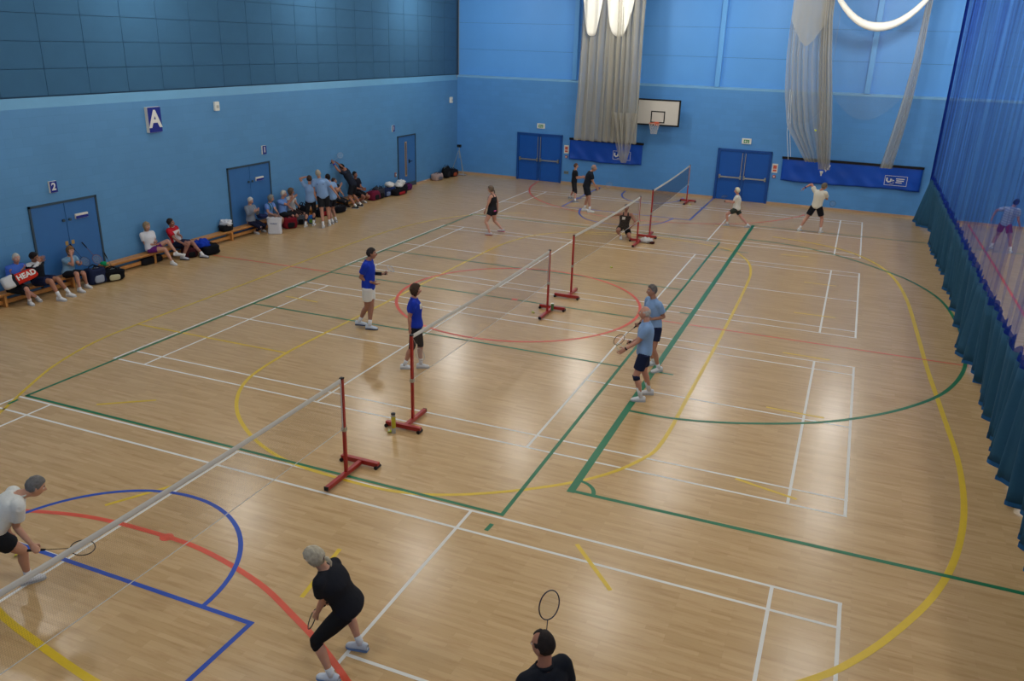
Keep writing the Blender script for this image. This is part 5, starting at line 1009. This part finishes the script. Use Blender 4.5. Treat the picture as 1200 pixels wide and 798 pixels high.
bag('sports_bag', 'black bag under the bench behind the leaning player', 'bag', (-11.0, 16.2, 0), 1.5, (.55, .32, .26), (.06, .06, .09), seed=17)
for y, sz, c, pk, lb in ((18.95, (.55, .4, .36), (.40, .10, .20), (.1, .1, .12), 'dark red bag at the end of the far bench'), (19.35, (.45, .4, .42), (.18, .19, .22), (.08, .08, .1), 'charcoal upright bag right of the dark red bag'), (19.8, (.55, .4, .36), (.10, .14, .26), (.4, .45, .55), 'navy bag with pale piping in the row along the wall'),
                      (20.45, (.85, .42, .26), (.06, .06, .08), (.60, .12, .14), 'long black sports bag with red flash before the single door'), (20.2, (.5, .3, .34), (.12, .22, .46), (.6, .6, .62), 'blue bag behind the long black sports bag'), (21.2, (.42, .4, .3), (.07, .07, .12), None, 'black bag under the white hat'), (21.62, (.42, .36, .26), (.32, .10, .30), None, 'purple bag ending the row below the single door')):
    bag('sports_bag', lb, 'bag', (-11.25 if sz[0] < .8 else -11.0, y, 0), 1.5, sz, c, pocket=pk, seed=int(y * 7))
for y, x, z, lb in ((21.05, -11.2, .3, 'white sun hat on top of the black bag'), (20.1, -11.2, .34, 'white towel bundle on the blue bag'), (20.75, -11.15, .24, 'pale towel lying on the long black sports bag')):
    o = lump(.36, .34, .2, .8, .2, 5, int(y * 3)).build('towel' if 'towel' in lb else 'sun_hat', cloth((.82, .81, .80)), None, smooth=True, label=lb, cat='towel' if 'towel' in lb else 'hat'); o.location = (x, y, z)
o = bag('basket_bag', 'pinkish grey open basket bag near the far corner', 'bag', (-11.35, 24.6, 0), 1.45, (.62, .36, .30), (.62, .54, .52), pocket=(.38, .38, .42), seed=31)
bag('racket_bag', 'black racket bag leaning in the far corner', 'bag', (-11.3, 25.4, 0), 1.5, (.5, .34, .50), (.06, .07, .09), e=.7, pocket=(.14, .14, .16), seed=33)
bag('sports_bag', 'black bag with a touch of orange at the foot of the tripod', 'bag', (-11.25, 25.95, 0), 1.4, (.55, .34, .34), (.07, .07, .10), pocket=(.60, .28, .18), seed=34)
o = lump(.36, .22, .07, .8, .2, 4, 41).build('towel', cloth((.62, .60, .60)), None, smooth=True, label='pale cloth on the floor beneath the tripod in the corner', cat='towel'); o.location = (-11.0, 26.5, 0)
t = thing('camera_tripod', 'silver tripod with black camera in the far left corner', 'tripod', (-11.15, 26.45, 0))
for a in (90, 210, 330):
    c_, s_ = math.cos(math.radians(a)), math.sin(math.radians(a)); MB().tube([(.03 * c_, .03 * s_, 1.15), (.40 * c_, .40 * s_, .02)], .014, 6).build('leg', M_steel, t)
MB().tube([(0, 0, .8), (0, 0, 1.3)], .016, 8).build('centre_column', M_steel, t)
cb_ = MB(); cb_.box(-.09, .09, -.06, .06, 1.3, 1.42); cb_.tube([(0, -.06, 1.36), (0, -.15, 1.36)], .035, 12); cb_.build('camera_body', M_black, t, bevel=.008)
o = lump(.42, .26, .15, .8, .22, 5, 51).build('towel', cloth((.80, .79, .77)), None, smooth=True, label='white towel on the floor by the post of the third net', cat='towel'); o.location = (.22, 17.0, 0)
o = lump(.16, .12, .08, .6, .1, 3, 52).build('pouch', cloth((.22, .07, .08)), None, smooth=True, label='small dark red pouch at the end of the white towel', cat='pouch'); o.location = (.44, 16.93, 0)
o = lump(.3, .3, .13, .8, .2, 5, 53).build('jacket', cloth((.10, .13, .28)), None, smooth=True, label='navy jacket folded in the lap of the grey jumper woman', cat='jacket'); o.location = (-11.08, 12.05, .52)
